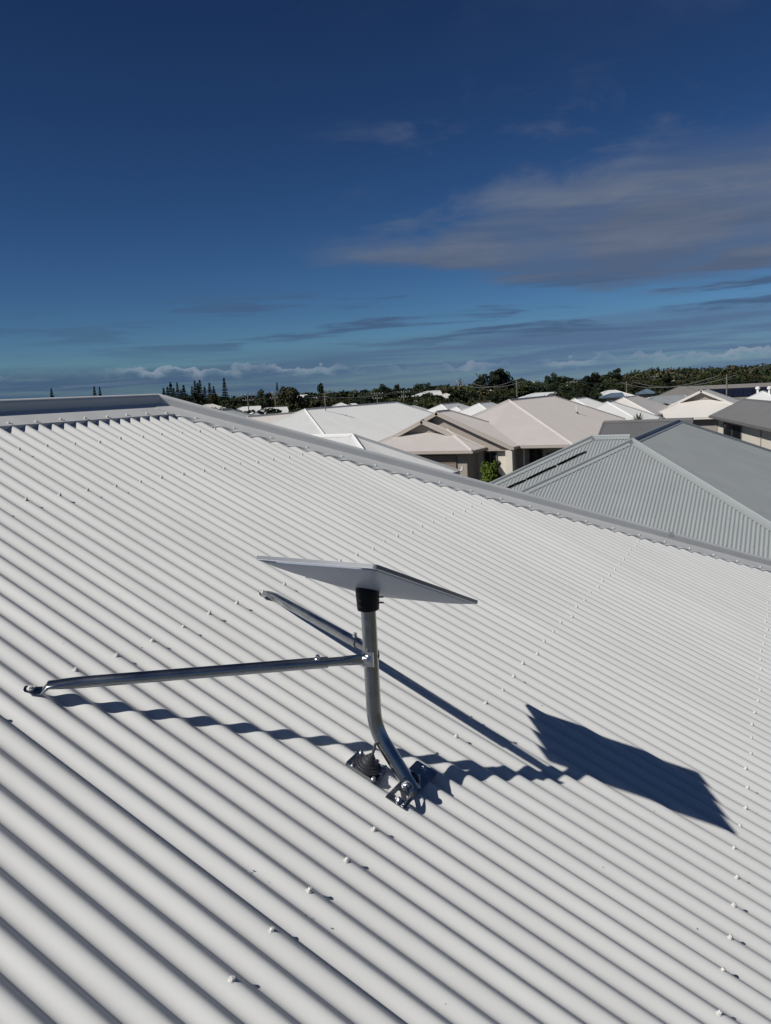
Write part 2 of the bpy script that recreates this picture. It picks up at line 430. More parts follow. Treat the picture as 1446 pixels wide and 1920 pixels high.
hipcap(-0.012, tj, 0.0015, u_low, 6.36); hipcap(tj - 0.05, te, 0.0, 6.3, KE - (V_E + 0.1) * CS)
for a, d2, n1, n2 in ((apex, Vector((1, 1, -TN)), nS3, nS2), (apexL, Vector((-1, -1, -TN)), nS1, Vector((-SN, 0, CS))), (apexL, Vector((-1, 1, -TN)), nS3, Vector((-SN, 0, CS)))):
    d2 = d2.normalized(); w1 = n1.cross(d2); w2 = n2.cross(d2); c = (w1 - w2)
    if w1.dot(n2) > 0: w1 = -w1
    if w2.dot(n1) > 0: w2 = -w2
    p = cap_profile(w1, w2, n1, n2, WH, WH); v_, f_ = extrude_profile([a + q for q in p], [a + d2 * te + q for q in p])
    add_mesh('hip_cap', v_, f_, M_ROOF, house, 'auto')
# folded cover piece where ridge and hips meet
# walls, soffit, gutter
v_, f_ = abox(xl + 0.5, xr - 0.5, yr - HW + 0.5, yr + HW - 0.5, 0, ze - 0.06); add_mesh('wall', v_, f_, M_CREAMWALL, house)
m = MB()
for (x0, x1, y0, y1) in ((xl - .1, xr + .1, yr - HW - .1, yr - HW + .02), (xl - .1, xr + .1, yr + HW - .02, yr + HW + .1)): m.add(abox(x0, x1, y0, y1, ze - .16, ze - .03))
for (x0, x1) in ((xl - .1, xl + .02), (xr - .02, xr + .1)): m.add(abox(x0, x1, yr - HW + .02, yr + HW - .02, ze - .16, ze - .03))
add_mesh('gutter', m.v, m.f, M_ROOF, house)
v_, f_ = abox(xl + .02, xr - .02, yr - HW + .02, yr + HW - .02, ze - .2, ze - .16); add_mesh('soffit', v_, f_, M_WHITETRIM, house)

# screws: every second crest along each batten
ROOF_M = Matrix(((U.x, V.x, NR.x), (U.y, V.y, NR.y), (U.z, V.z, NR.z)))
def screw_mesh():
    m = MB(); c = Vector((0, 0, 0))
    m.add(lathe(c, EZ, [(0.0074, -0.001), (0.0076, 0.0012), (0.0062, 0.0024)], 14)); m.add(lathe(c, EZ, [(0.0053, 0.002), (0.0053, 0.0078), (0.0041, 0.0092)], 6))
    o = add_mesh('roof_screw', m.v, m.f, M_SCREW, house, org=(0, 0, 0)); return o
sc0 = screw_mesh(); scn = [0]
def in_view(p, mx=0.22):
    d = p - CAMP; z = d.dot(CF)
    if z < 0.3: return False
    x = d.dot(CR) / z * FPX + W0 / 2; y = H0 / 2 - d.dot(CU) / z * FPX
    return -W0 * mx < x < W0 * (1 + mx) and -H0 * mx < y < H0 * (1 + mx)
def put_screw(u, v, w):
    p = rp(u, v, w)
    if not in_view(p): return
    o = sc0 if scn[0] == 0 else sc0.copy()
    if scn[0]: col.objects.link(o); o.parent = house
    scn[0] += 1
    tilt = Matrix.Rotation(random.uniform(-.08, .08), 3, 'X') @ Matrix.Rotation(random.uniform(-.08, .08), 3, 'Y') @ Matrix.Rotation(random.uniform(0, 3), 3, 'Z')
    o.location = p - house.location; o.rotation_euler = (ROOF_M @ tilt).to_euler()
SKIP = {(2, 6)}
for ri, v in enumerate((2.642, 2.228, 1.318, 0.4076, -0.5028, -1.413)):
    for mm in range(-30, 100, 2):
        u = UC + mm * PITCH
        if (u + v * CS) < KE - 0.05: put_screw(u + random.uniform(-.003, .003), v + random.uniform(-.012, .012), -0.0006)
for mm in range(-20, 35, 2): put_screw(UC + mm * PITCH, VR - WR + 0.022 + random.uniform(-.006, .006), 0.0025)
for mm in range(36, 110, 2):
    u = UC + mm * PITCH; put_screw(u, (KE + 0.035 - u) / CS, 0.0035)

# ================================================================== dish mount on the roof
UM = 2.03; YM = 1.070                                   # the mast stands plumb at x = UM, y = YM
BASE = rp(UM, 0.4076)
mount = empty('dish_mast', BASE, 'galvanised J-shaped steel mast with two braces bolted to the off-white roof', 'antenna mast')
def mast_path():
    top = Vector((UM, YM, ZC - 0.548)); kink = Vector((UM, YM, ZC - 0.948)); foot = Vector((UM, 0.964, ZC - 1.110))
    d1 = (top - kink).normalized(); d2 = (foot - kink).normalized(); r = 0.055
    pts = [top, kink + d1 * (r + .08), kink + d1 * (r + .02)]
    for i in range(13):
        t = i / 12; a = kink + d1 * r * (1 - t); b = kink + d2 * r * t
        p = (kink + d1 * r) * (1 - t) ** 2 + kink * 2 * t * (1 - t) + (kink + d2 * r) * t * t; pts.append(p)
    pts += [kink + d2 * (r + .02), foot, foot + d2 * 0.012]
    return pts, d2
mp, leg_dir = mast_path()
RM = 0.0212
v_, f_ = sweep(mp, RM, 32, EX); add_mesh('pole', v_, f_, M_GALV, mount, 'auto')
# foot bracket: plate on the crests, two ears, through bolt
def plate(pts, n, t):
    """extruded flat outline"""
    k = len(pts); vs = [p + n * (t / 2) for p in pts] + [p - n * (t / 2) for p in pts]
    fs = [tuple(range(k)), tuple(range(2 * k - 1, k - 1, -1))] + [(i, k + i, k + (i + 1) % k, (i + 1) % k) for i in range(k)]
    return vs, fs
PIV = Vector((UM, 0.968, ZC - 1.094))
pv = ((PIV - CAMP).dot(V)); pw = (PIV - CAMP).dot(NR) + HR
def rounded(cu, cv, a, b, r, w, n=6):
    pts = []
    for (sx, sy, a0) in ((1, 1, 0), (-1, 1, 90), (-1, -1, 180), (1, -1, 270)):
        for i in range(n + 1):
            th = R(a0 + 90 * i / n); pts.append(rp(cu + sx * (a - r) + r * math.cos(th), cv + sy * (b - r) + r * math.sin(th), w))
    return pts
m = MB()
def strip(u0, u1, v0, v1, w=0.0035): m.add(plate([rp(u0, v0, w), rp(u1, v0, w), rp(u1, v1, w), rp(u0, v1, w)], NR, 0.004))
strip(1.938, 1.966, 0.376, 0.438); strip(1.966, 1.998, 0.376, 0.390); strip(1.966, 1.998, 0.424, 0.438); strip(1.998, 2.108, 0.376, 0.438)
add_mesh('base_plate', m.v, m.f, M_GALV, mount)
v_, f_ = plate(rounded(2.138, 0.410, 0.032, 0.036, 0.008, 0.0035), NR, 0.004); add_mesh('base_flange', v_, f_, M_GALV, mount)
for u_, v__ in ((1.953, 0.403), (2.148, 0.413)):
    v_, f_ = hexbolt(rp(u_, v__, 0.0055), NR, 0.006, 0.010); add_mesh('plate_screw', v_, f_, M_ZINC, mount)
for sgn in (-1, 1):
    u = UM + sgn * 0.0255
    ear = []
    for a_ in range(-10, 191, 20): ear.append((pv - 0.400 + 0.021 * math.cos(R(a_)), pw + 0.021 * math.sin(R(a_))))
    outline = [(-0.022, 0.003), (0.036, 0.003)] + ear[::1]
    v_, f_ = plate([rp(u, 0.400 + a_, b_) for a_, b_ in outline], U, 0.004); add_mesh('bracket_ear', v_, f_, M_GALV, mount)
v_, f_ = sweep([PIV - U * 0.034, PIV + U * 0.036], 0.005, 12, NR); add_mesh('pivot_bolt', v_, f_, M_ZINC, mount)
for s_ in (-1, 1):
    v_, f_ = hexbolt(PIV + U * (s_ * 0.0278), U * s_, 0.0085, 0.011); add_mesh('bolt_head', v_, f_, M_ZINC, mount, 'auto')
# curved lock strap beside the near ear
strap = []
for i in range(13):
    a = R(200 + 150 * i / 12); strap.append(rp(UM - 0.034 - 0.055 * (i / 12) ** 1.3, 0.404 - 0.012 * math.sin(R(180 * i / 12)) - 0.014 * i / 12, 0.022 + 0.012 * math.cos(R(180 * i / 12)) - 0.006))
v_, f_ = sweep(strap, [(0.0085, 0.0016)] * 13, 10, U); add_mesh('lock_strap', v_, f_, M_GALV, mount, 'auto')
# braces
ZJ = ZC - 0.735
def brace(foot_u, sgn):
    F = rp(foot_u, 1.318, 0.004); J = Vector((UM + sgn * 0.0255, YM - 0.004, ZJ))
    Fi = F + NR * 0.0095 + (J - F).normalized() * 0.06
    d = (J - Fi); L = d.length; d.normalize(); ref = NR - d * NR.dot(d)
    ft = (J - F); ft = (ft - NR * ft.dot(NR)).normalized()
    J2 = J - d * 0.035
    split = Fi + d * (L * 0.865)
    ro, ri = 0.0158, 0.0125
    pts = [F - ft * 0.016, F - ft * 0.011, F + ft * 0.014, F + ft * 0.03 + NR * 0.003, Fi - d * 0.015, Fi + d * 0.015, Fi + d * 0.07, split]
    rad = [(0.0016, 0.009), (0.0018, 0.015), (0.0020, 0.018), (0.0042, 0.0195), (0.0085, 0.0185), (0.0120, 0.0172), (ro, ro), (ro, ro)]
    v_, f_ = sweep(pts, rad, 24, NR); b = add_mesh('brace', v_, f_, M_GALV, mount, 'auto')
    tag(b, 'brace with its flattened foot screwed to a crest')
    pts = [split - d * 0.1, J - d * 0.075, J - d * 0.052, J - d * 0.034, J + d * 0.012, J + d * 0.016]
    rad = [(ri, ri), (ri, ri), (0.0145, 0.008), (0.0150, 0.0026), (0.0150, 0.0024), (0.012, 0.0022)]
    # the flattened end lies against the side of the mast
    side = EZ - d * EZ.dot(d)
    v_, f_ = sweep(pts, rad, 24, side); sub('inner_tube', v_, f_, M_GALV, b, 'auto')
    c = split - d * 0.028 + ref.normalized() * (ro - 0.002)
    v_, f_ = hexbolt(c, ref.normalized(), 0.0058, 0.012); sub('clamp_bolt', v_, f_, M_ZINC, b)
    v_, f_ = hexbolt(F + NR * 0.0015, NR, 0.0060, 0.010); sub('foot_screw', v_, f_, M_SCREW, b)
    if sgn < 0:
        v_, f_ = plate([J + U * (sgn * 0.003) + EY * a + EZ * c_ for a, c_ in ((-0.019, -0.021), (0.017, -0.021), (0.017, 0.021), (-0.019, 0.021))], U, 0.003)
        sub('washer_plate', v_, f_, M_ZINC, b)
        v_, f_ = hexbolt(J + U * (sgn * 0.0045), U * sgn, 0.0082, 0.012); sub('joint_bolt', v_, f_, M_ZINC, b)
    return b
brace(1.487, -1); brace(2.567, 1)
v_, f_ = sweep([Vector((UM - 0.033, YM - .004, ZJ)), Vector((UM + 0.030, YM - .004, ZJ))], 0.0048, 12, EZ); add_mesh('joint_bolt', v_, f_, M_ZINC, mount)
# drilled hole mark on the mast side
v_, f_ = lathe(Vector((UM, YM, ZJ)) + Vector((0.42, -0.907, 0)) * (RM - 0.0006), Vector((0.42, -0.907, 0)), [(0.0055, 0), (0.0055, 0.0012)], 12)
add_mesh('drilled_hole', v_, f_, M_DARKHOLE, mount)

# ================================================================== satellite dish
DC = Vector((2.079, 1.0744, ZC - 0.5321))
DX = Vector((-0.10888, -0.99405, 0.00397)); DY = Vector((0.92052, -0.10233, -0.37705)); DN = Vector((0.37521, -0.03740, 0.92618))
dish = empty('satellite_dish', Vector((UM, YM, ZC - 0.60)), 'flat white rectangular satellite internet dish tilted on top of the mast', 'satellite dish')
LA, LB = 0.3843, 0.5917
def dish_ring(ax, ay, w, r=0.012, n=4):
    pts = []
    for (sx, sy, a0) in ((1, 1, 0), (-1, 1, 90), (-1, -1, 180), (1, -1, 270)):
        for i in range(n + 1):
            th = R(a0 + 90 * i / n); pts.append(DC + DX * (sx * (ax - r) + r * math.cos(th)) + DY * (sy * (ay - r) + r * math.sin(th)) + DN * w)
    return pts
def rings(rs):
    n = len(rs[0]); vs = [p for r in rs for p in r]; fs = []
    for i in range(len(rs) - 1):
        for k in range(n): fs.append((i * n + k, i * n + (k + 1) % n, (i + 1) * n + (k + 1) % n, (i + 1) * n + k))
    fs.append(tuple(range(n))[::-1]); fs.append(tuple((len(rs) - 1) * n + k for k in range(n)))
    return vs, fs
a, b = LA / 2, LB / 2
v_, f_ = rings([dish_ring(a - .0015, b - .0015, -0.0052), dish_ring(a, b, -0.0040), dish_ring(a, b, 0.0050), dish_ring(a - .002, b - .002, 0.0070)])
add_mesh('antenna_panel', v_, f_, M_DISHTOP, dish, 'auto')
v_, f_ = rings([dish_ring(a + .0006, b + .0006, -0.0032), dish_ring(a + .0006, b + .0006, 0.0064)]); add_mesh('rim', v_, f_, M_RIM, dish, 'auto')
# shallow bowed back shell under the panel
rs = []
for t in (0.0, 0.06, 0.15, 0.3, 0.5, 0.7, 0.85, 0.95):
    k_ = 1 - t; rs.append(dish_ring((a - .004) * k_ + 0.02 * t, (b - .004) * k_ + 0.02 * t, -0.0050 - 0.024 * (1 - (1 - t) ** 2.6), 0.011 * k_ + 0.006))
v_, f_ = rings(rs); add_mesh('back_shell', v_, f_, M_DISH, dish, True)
rot = [0]
MT = Vector((UM, YM, ZC - 0.60))
v_, f_ = lathe(MT, EZ, [(0.0235, -0.002), (0.0300, 0.0), (0.0310, 0.004), (0.0332, 0.052), (0.0332, 0.056)], 32)
col1 = add_mesh('mast_adaptor', v_, f_, M_BLACK, dish, 'auto'); tag(col1, 'black plastic mast adaptor under the panel')
# the adaptor's upper stub reaches into the bowed shell
v_, f_ = sweep([MT + EZ * 0.05, MT + EZ * 0.075, DC - DN * 0.02 + (MT - DC).dot(DX) * DX * 0.6 + (MT - DC).dot(DY) * DY * 0.6], [0.0332, 0.033, 0.029], 32, EX)
sub('swivel_head', v_, f_, M_BLACK, col1, 'auto')
sd = Vector((0.40, -0.917, 0.0)).normalized()
for dz in (0.018, 0.034):
    v_, f_ = sweep([MT + EZ * dz + sd * 0.030, MT + EZ * dz + sd * 0.0445], 0.0022, 10, EZ); sub('clamp_pin', v_, f_, M_BLACK, col1)
    v_, f_ = lathe(MT + EZ * (dz - 0.004) - sd * 0.019 - CF * 0.026, (-sd * 0.6 - CF * 0.8), [(0.0048, 0.0), (0.0048, 0.0035), (0.003, 0.0042)], 12); sub('grub_screw', v_, f_, M_RUBBER, col1)

# ================================================================== cable boot beside the mast
BU, BV = 2.006, 0.537
boot = empty('cable_boot', rp(BU, BV), 'black rubber cable boot on a metal flange beside the mast foot', 'cable boot')
m = MB(); vs = []; n = 14
hu, hv = 0.045, 0.052
grid = []
for j in range(9):
    for i in range(17):
        x = -hu + 2 * hu * i / 16; y = -hv + 2 * hv * j / 8
        c = 0.012; dx = max(0, abs(x) - (hu - c)); dy = max(0, abs(y) - (hv - c))
        if dx + dy > c: f = c / (dx + dy); x = math.copysign(hu - c + dx * f, x); y = math.copysign(hv - c + dy * f, y)
        grid.append((x, y))
def flange(w0, t):
    vs = [rp(BU + x, BV + y, prof(BU + x) * 0.55 + w0) for x, y in grid] + [rp(BU + x, BV + y, prof(BU + x) * 0.55 + w0 - t) for x, y in grid]
    fs = []
    for j in range(8):
        for i in range(16): q = j * 17 + i; fs.append((q, q + 1, q + 18, q + 17)); fs.append((153 + q, 153 + q + 17, 153 + q + 18, 153 + q + 1))
    edge = [i for i in range(17)] + [17 * j + 16 for j in range(1, 9)] + [136 + i for i in range(15, -1, -1)] + [17 * j for j in range(7, 0, -1)]
    for a_, b_ in zip(edge, edge[1:] + edge[:1]): fs.append((a_, 153 + a_, 153 + b_, b_))
    return vs, fs
v_, f_ = flange(0.0105, 0.012); add_mesh('flange', v_, f_, M_GALV, boot, 'auto')
pr = [(0.047, 0.004), (0.047, 0.013), (0.043, 0.015), (0.041, 0.014), (0.040, 0.019), (0.035, 0.021), (0.033, 0.020), (0.032, 0.027), (0.027, 0.030), (0.024, 0.032), (0.0215, 0.046), (0.018, 0.049), (0.016, 0.060), (0.0105, 0.064), (0.0095, 0.074), (0.006, 0.0755)]
pr = [(r_ * 0.90, 0.004 + h_ * 0.58) for r_, h_ in pr]
v_, f_ = lathe(rp(BU, BV), NR, pr, 32); add_mesh('rubber_cone', v_, f_, M_RUBBER, boot, 'auto')
for du, dv in ((-0.036, 0.030), (-0.037, -0.040), (0.036, 0.042), (0.036, -0.041), (0.0, -0.045)):
    v_, f_ = hexbolt(rp(BU + du, BV + dv, prof(BU + du) * 0.55 + 0.0098), NR, 0.0052, 0.009); add_mesh('flange_screw', v_, f_, M_ZINC, boot)
tip = rp(BU, BV, 0.046)
cend = Vector((UM - 0.010, 1.034, ZC - 0.990))
cp = [tip + (tip - rp(BU, BV)).normalized() * -0.012]
c1 = tip + NR * 0.03 - V * 0.005; c2 = cend + Vector((-0.02, 0.03, 0.03))
for i in range(15):
    t = i / 14; cp.append(tip * (1 - t) ** 3 + c1 * 3 * t * (1 - t) ** 2 + c2 * 3 * t * t * (1 - t) + cend * t ** 3)
v_, f_ = sweep(cp, 0.0042, 10, U); cab = add_mesh('cable', v_, f_, M_CABLE, None, True, org=tip)
tag(cab, 'thin dark cable looping from the rubber boot to the mast', 'cable')

# dry leaf bits and grit caught on the sheets
def litter():
    random.seed(12); m = MB()
    spots = [(0.57, 0.0)]
    def bit(u, v, s):
        w = prof(u) + 0.0012; a = random.uniform(0, 6.3); p = rp(u, v, w); ax = (U * math.cos(a) + V * math.sin(a)); ay = NR.cross(ax)
        k = [p + ax * (s * c * random.uniform(.7, 1.1)) + ay * (s * .5 * d * random.uniform(.6, 1.1)) for c, d in ((-1, 0), (-.3, -1), (.6, -.8), (1, .1), (.3, .9))]
        t = NR * random.uniform(.0008, .002); n = len(m.v); m.v.extend(k + [q + t for q in k])
        m.f.extend([tuple(n + 5 + i for i in range(5))] + [(n + i, n + (i + 1) % 5, n + 5 + (i + 1) % 5, n + 5 + i) for i in range(5)])
    for i in range(40):
        u = random.uniform(0.9, 4.2); v = random.uniform(-0.6, 1.6)
        j = round((u - UC) / PITCH - 0.5) + 0.5; u = UC + (j + random.gauss(0.05, .17)) * PITCH
        bit(u, v, random.choice((0.0009, 0.0012, 0.0016, 0.0024)))
    for i in range(5):
        bit(UC + (3.45 + random.gauss(0, .16)) * PITCH, 0.50 + random.gauss(0, .09), random.choice((0.001, 0.0014, 0.0026)))
    o = add_mesh('leaf_litter', m.v, m.f, material('litter', (0.10, 0.085, 0.06), 0.9, var=0.4, scale=60)); tag(o, 'specks of dry leaf and grit along the roof corrugations', 'leaf litter', kind='stuff')
litter()

# ================================================================== neighbouring houses
def roof_caps(h, p0, p1, n1, n2, mat, name, wing=0.14, r=0.03):
    d = (Vector(p1) - Vector(p0)); Ld = d.length
    if Ld < 0.05: return
    d.normalize(); w1 = n1.cross(d); w2 = n2.cross(d)
    if w1.dot(n2) > 0: w1 = -w1
    if w2.dot(n1) > 0: w2 = -w2
    p = cap_profile(w1, w2, n1, n2, wing, wing, r, r, 0.006, 6)
    v_, f_ = extrude_profile([Vector(p0) + q for q in p], [Vector(p1) + q for q in p]); add_mesh(name, v_, f_, mat, h, 'auto')
def block(h, x0, x1, y0, y1, ze, axis='x', ra=None, rb=None, roof=None, wall=None, trim=None, corr=6, T=TN, rot=None, over=0.5, wall_z0=0.0, gwall=None, walls=True, hide=()):
    """a rectangular wing of house h. ra / rb: run of the low-end and high-end hips (0 = gable). rot=(angle, pivot)"""
    if axis == 'x': a0, a1, b0, b1 = x0, x1, y0, y1
    else: a0, a1, b0, b1 = y0, y1, x0, x1
    hw = (b1 - b0) / 2; ra = hw if ra is None else ra; rb = hw if rb is None else rb; zr_ = ze + hw * T; bm_ = (b0 + b1) / 2
    def tr(p):
        a, b, z = p; q = Vector((a, b, z)) if axis == 'x' else Vector((b, a, z))
        if rot:
            c, s_ = math.cos(rot[0]), math.sin(rot[0]); dx, dy = q.x - rot[1][0], q.y - rot[1][1]
            q = Vector((rot[1][0] + c * dx - s_ * dy, rot[1][1] + s_ * dx + c * dy, q.z))
        return q
    R0, R1 = tr((a0 + ra, bm_, zr_)), tr((a1 - rb, bm_, zr_))
    C00, C10, C11, C01 = tr((a0, b0, ze)), tr((a1, b0, ze)), tr((a1, b1, ze)), tr((a0, b1, ze))
    ad = (C10 - C00).normalized(); bd = (C01 - C00).normalized()
    def nrm(P):
        n = (P[1] - P[0]).cross(P[2] - P[0]).normalized(); return n if n.z > 0 else -n
    fl, fr = [C00, C10, R1, R0], [C01, C11, R1, R0]
    faces = [fl, fr]; nl, nr_ = nrm(fl), nrm(fr)
    if ra > 0: faces.append([C00, C01, R0]); na = nrm(faces[-1])
    if rb > 0: faces.append([C10, C11, R1]); nb = nrm(faces[-1])
    for P in faces:
        if corr: v_, f_ = corrugated(P, seg=corr); add_mesh('roof_face', v_, f_, roof, h, 'auto')
        else: add_mesh('roof_face', P, [tuple(range(len(P)))], roof, h)
    roof_caps(h, R0, R1, nl, nr_, roof, 'ridge_cap')
    if ra > 0: roof_caps(h, R0, C00, nl, na, roof, 'hip_cap'); roof_caps(h, R0, C01, nr_, na, roof, 'hip_cap')
    if rb > 0: roof_caps(h, R1, C10, nl, nb, roof, 'hip_cap'); roof_caps(h, R1, C11, nr_, nb, roof, 'hip_cap')
    m = MB(); t = 0.11
    def bar(P, Q, out, lift=-0.09, hh=0.15):
        d = (Q - P); L_ = d.length; d.normalize(); m.add(box((P + Q) / 2 + out * (t / 2 - 0.02) + EZ * lift, d, out, EZ, L_ + 0.16, t, hh))
    bar(C00, C10, -bd); bar(C01, C11, bd)
    if ra > 0: bar(C00, C01, -ad)
    if rb > 0: bar(C10, C11, ad)
    add_mesh('gutter', m.v, m.f, trim, h)
    m = MB(); c = (C00 + C11) / 2
    m.add(box(c - EZ * 0.19, ad, bd, EZ, (C10 - C00).length - 0.04, (C01 - C00).length - 0.04, 0.04)); add_mesh('soffit', m.v, m.f, trim, h)
    oa, ob = (over if ra > 0 else 0.35), (over if rb > 0 else 0.35)
    if walls:
        la = (C10 - C00).length; lb = (C01 - C00).length; cw = c + ad * ((oa - ob) / 2); zt = ze - 0.2
        cw = Vector((cw.x, cw.y, (zt + wall_z0) / 2))
        v_, f_ = box(cw, ad, bd, EZ, la - oa - ob, lb - 2 * over, zt - wall_z0); add_mesh('wall', v_, f_, wall, h)
    for run, Rp, Ca, Cb, sg in ((ra, R0, C00, C01, 1), (rb, R1, C10, C11, -1)):
        if run > 0 or sg in hide: continue
        # gable infill and barge boards
        off = ad * (sg * 0.35); n = len
        v_ = [Ca + off - EZ * 0.16, Cb + off - EZ * 0.16, Rp + off - EZ * 0.03, Ca + off * 1.4 - EZ * 0.16, Cb + off * 1.4 - EZ * 0.16, Rp + off * 1.4 - EZ * 0.03]
        add_mesh('gable_wall', v_, [(0, 1, 2), (5, 4, 3), (0, 2, 5, 3), (1, 4, 5, 2), (0, 3, 4, 1)], gwall or wall, h)
        for Cc in (Ca, Cb):
            d = (Rp - Cc); L_ = d.length; d.normalize(); s2 = (bd if Cc is Ca else -bd); up = d.cross(ad); up = up if up.z > 0 else -up
            v_, f_ = box((Rp + Cc) / 2 - up * 0.10 - ad * (sg * 0.02), d, ad, up, L_ + 0.02, 0.07, 0.22); add_mesh('barge_board', v_, f_, trim, h)
    return dict(R0=R0, R1=R1, C00=C00, C10=C10, C11=C11, C01=C01, ad=ad, bd=bd, zr=zr_, faces=faces)
def window(h, c, along, out, w, hgt, frame=None, glass=None):
    """c centre on the wall face"""
    c = Vector(c)
    v_, f_ = box(c + out * 0.02, along, out, EZ, w, 0.03, hgt); g = add_mesh('window', v_, f_, glass or M_GLASS, h)
    m = MB(); t = 0.06
    for s_ in (-1, 1):
        m.add(box(c + out * 0.035 + along * (s_ * (w / 2)), along, out, EZ, t, 0.05, hgt + t)); m.add(box(c + out * 0.035 + EZ * (s_ * hgt / 2), along, out, EZ, w - t, 0.05, t))
    m.add(box(c + out * 0.032, along, out, EZ, t * .7, 0.045, hgt - t))
    sub('window_frame', m.v, m.f, frame or M_WHITETRIM, g)
def solar(h, o, a, b, n, na, nb, pw=1.05, ph=1.7, lift=0.10, name='solar_panel'):
    """na x nb panels on a roof face, o lower corner, a along, b up the slope"""
    for i in range(na):
        for j in range(nb):
            c = Vector(o) + a * (pw * (i + .5)) + b * (ph * (j + .5)) + n * lift
            v_, f_ = box(c, a, b, n, pw - 0.02, ph - 0.02, 0.04); p = add_mesh(name, v_, f_, M_SOLAR, h)
            m = MB()
            for s_ in (-1, 1):
                m.add(box(c + b * (s_ * (ph / 2 - .025)), a, b, n, pw - .014, 0.03, 0.05)); m.add(box(c + a * (s_ * (pw / 2 - .025)), a, b, n, 0.03, ph - .1, 0.05))
            sub('panel_frame', m.v, m.f, M_BLACK, p)

# --- blue-grey house next door
g = empty('house', (24, 3.4, 0), 'neighbouring house with a blue-grey corrugated roof and solar panels, beyond the hip', 'house')
bk = block(g, 15.4, 32.65, -1.1, 7.9, 2.49, 'x', roof=M_GREYROOF, wall=M_GREYWALL, trim=M_GREYTRIM, corr=10)
# row of battens screws across the hip end, a vent pipe and the wing behind
nend = Vector((-SN, 0, CS)); down = Vector((-CS, 0, -SN))
sg0 = None
for r in range(1, 6):
    run = 0.42 + 0.9 * (r - 1); 
    for i in range(-60, 61):
        y = 3.4 + i * 0.2286
        if abs(y - 3.4) > run * CS - 0.15: continue
        P = Vector((19.9, y, 4.6)) + down * run
        P.y = round((P.y) / PITCH) * PITCH
        if sg0 is None:
            v_, f_ = hexbolt(Vector((0, 0, 0)), EZ, 0.008, 0.012); sg0 = add_mesh('roof_screw', v_, f_, M_GREYROOF, g, org=(0, 0, 0)); o = sg0
        else: o = sg0.copy(); col.objects.link(o); o.parent = g
        o.location = P + nend * 0.002 - g.location; o.rotation_euler = nend.to_track_quat('Z', 'Y').to_euler()
block(g, 16.8, 25.8, 3.7, 9.12, 2.487, 'y', ra=0, roof=M_GREYROOF, wall=M_GREYWALL, trim=M_GREYTRIM, corr=10, hide=(1,), T=TN)
nl = Vector((0, SN, CS)); upl = Vector((0, -CS, SN))
for y_ in (7.7, 7.13, 6.56, 5.99, 5.42, 4.85):
    x_ = 19.9 - (y_ - 0.5 - 3.4) + 0.06
    solar(g, Vector((x_, y_, 4.6 - (y_ - 3.4) * TN)), EX, upl, nl, 1, 1, 0.84, 0.56, lift=0.23)

def ridge_block(h, pa, pb, z, hw, ze=None, axis='x', **kw):
    """wing whose ridge runs between two photo pixels at height z"""
    A, B = at_z(*pa, z), at_z(*pb, z); T = kw.get('T', TN); ze = z - hw * T
    ra = kw.pop('ra', hw); rb = kw.pop('rb', hw)
    if axis == 'x':
        a0, a1 = min(A.x, B.x), max(A.x, B.x); c = (A.y + B.y) / 2
        return block(h, a0 - ra, a1 + rb, c - hw, c + hw, ze, 'x', ra=ra, rb=rb, **kw)
    a0, a1 = min(A.y, B.y), max(A.y, B.y); c = (A.x + B.x) / 2
    return block(h, c - hw, c + hw, a0 - ra, a1 + rb, ze, 'y', ra=ra, rb=rb, **kw)
def hit_x(px_, py_, x):
    d = ray(px_, py_); return CAMP + d * (x / d.x)
def hit_plane(px_, py_, P, n):
    d = ray(px_, py_); return CAMP + d * ((Vector(P) - CAMP).dot(n) / d.dot(n))

# --- tan house with gables and garage
t = empty('house', (55, 17, 0), 'tan-roofed house with two front gables, a garage and a green shrub at its wall', 'house')
TK = dict(roof=M_TANROOF, wall=M_CREAMWALL, trim=M_TANTRIM, corr=5)
block(t, 47.5, 69.2, 11.4, 22.2, 2.5, 'x', over=1.25, **{**TK, 'wall': M_GREYWALL})
block(t, 46.4, 53.0, 14.6, 23.8, 2.5, 'x', ra=0, gwall=M_TAUPEWALL, hide=(-1,), **TK)
gp = hit_x(790.7, 787.6, 46.1); gy = gp.y; ghw = gy - 16.34; 
block(t, 46.1, 50.0, gy - ghw, gy + ghw, 2.5, 'x', ra=0, rb=0.5, gwall=M_TAUPEWALL, T=(gp.z - 2.5) / ghw, walls=False, hide=(-1,), **TK)
block(t, 44.4, 50.0, gy - ghw - .004, gy + ghw + .004, 2.496, 'x', rb=0.5, T=(gp.z - 2.5) / ghw - .004, ra=1.75 * ghw / ((gp.z - 3.36) / 1 + 0.001) if False else ghw, **{**TK, 'wall': M_TAUPEWALL})
xf = 44.4 + 0.5
v_, f_ = box((xf - 0.03, gy - 0.3, 1.1), EX, EY, EZ, 0.06, 4.6, 2.2); gd = add_mesh('garage_door', v_, f_, M_GARAGE, t)
for i in range(5):
    v_, f_ = box((xf - 0.075, gy - 0.3, 0.22 + 0.44 * i), EX, EY, EZ, 0.03, 4.56, 0.40); sub('door_panel', v_, f_, M_GARAGE, gd)
window(t, (48.75, 13.9, 1.25), EY, -EX, 0.8, 1.9, M_DARKTRIM); window(t, (48.75, 12.95, 1.65), EY, -EX, 0.6, 0.5, M_DARKTRIM)
window(t, (46.75, 16.05, 1.2), EY, -EX, 0.75, 2.0, M_DARKTRIM)
v_, f_ = box((46.62, 14.85, 1.15), EX, EY, EZ, 0.4, 0.4, 2.3); add_mesh('porch_pillar', v_, f_, M_CREAMWALL, t)
v_, f_ = sweep([(47.86, 14.4, 2.3), (47.86, 14.4, 0.0)], 0.05, 10, EX); add_mesh('downpipe', v_, f_, M_WHITETRIM, t)

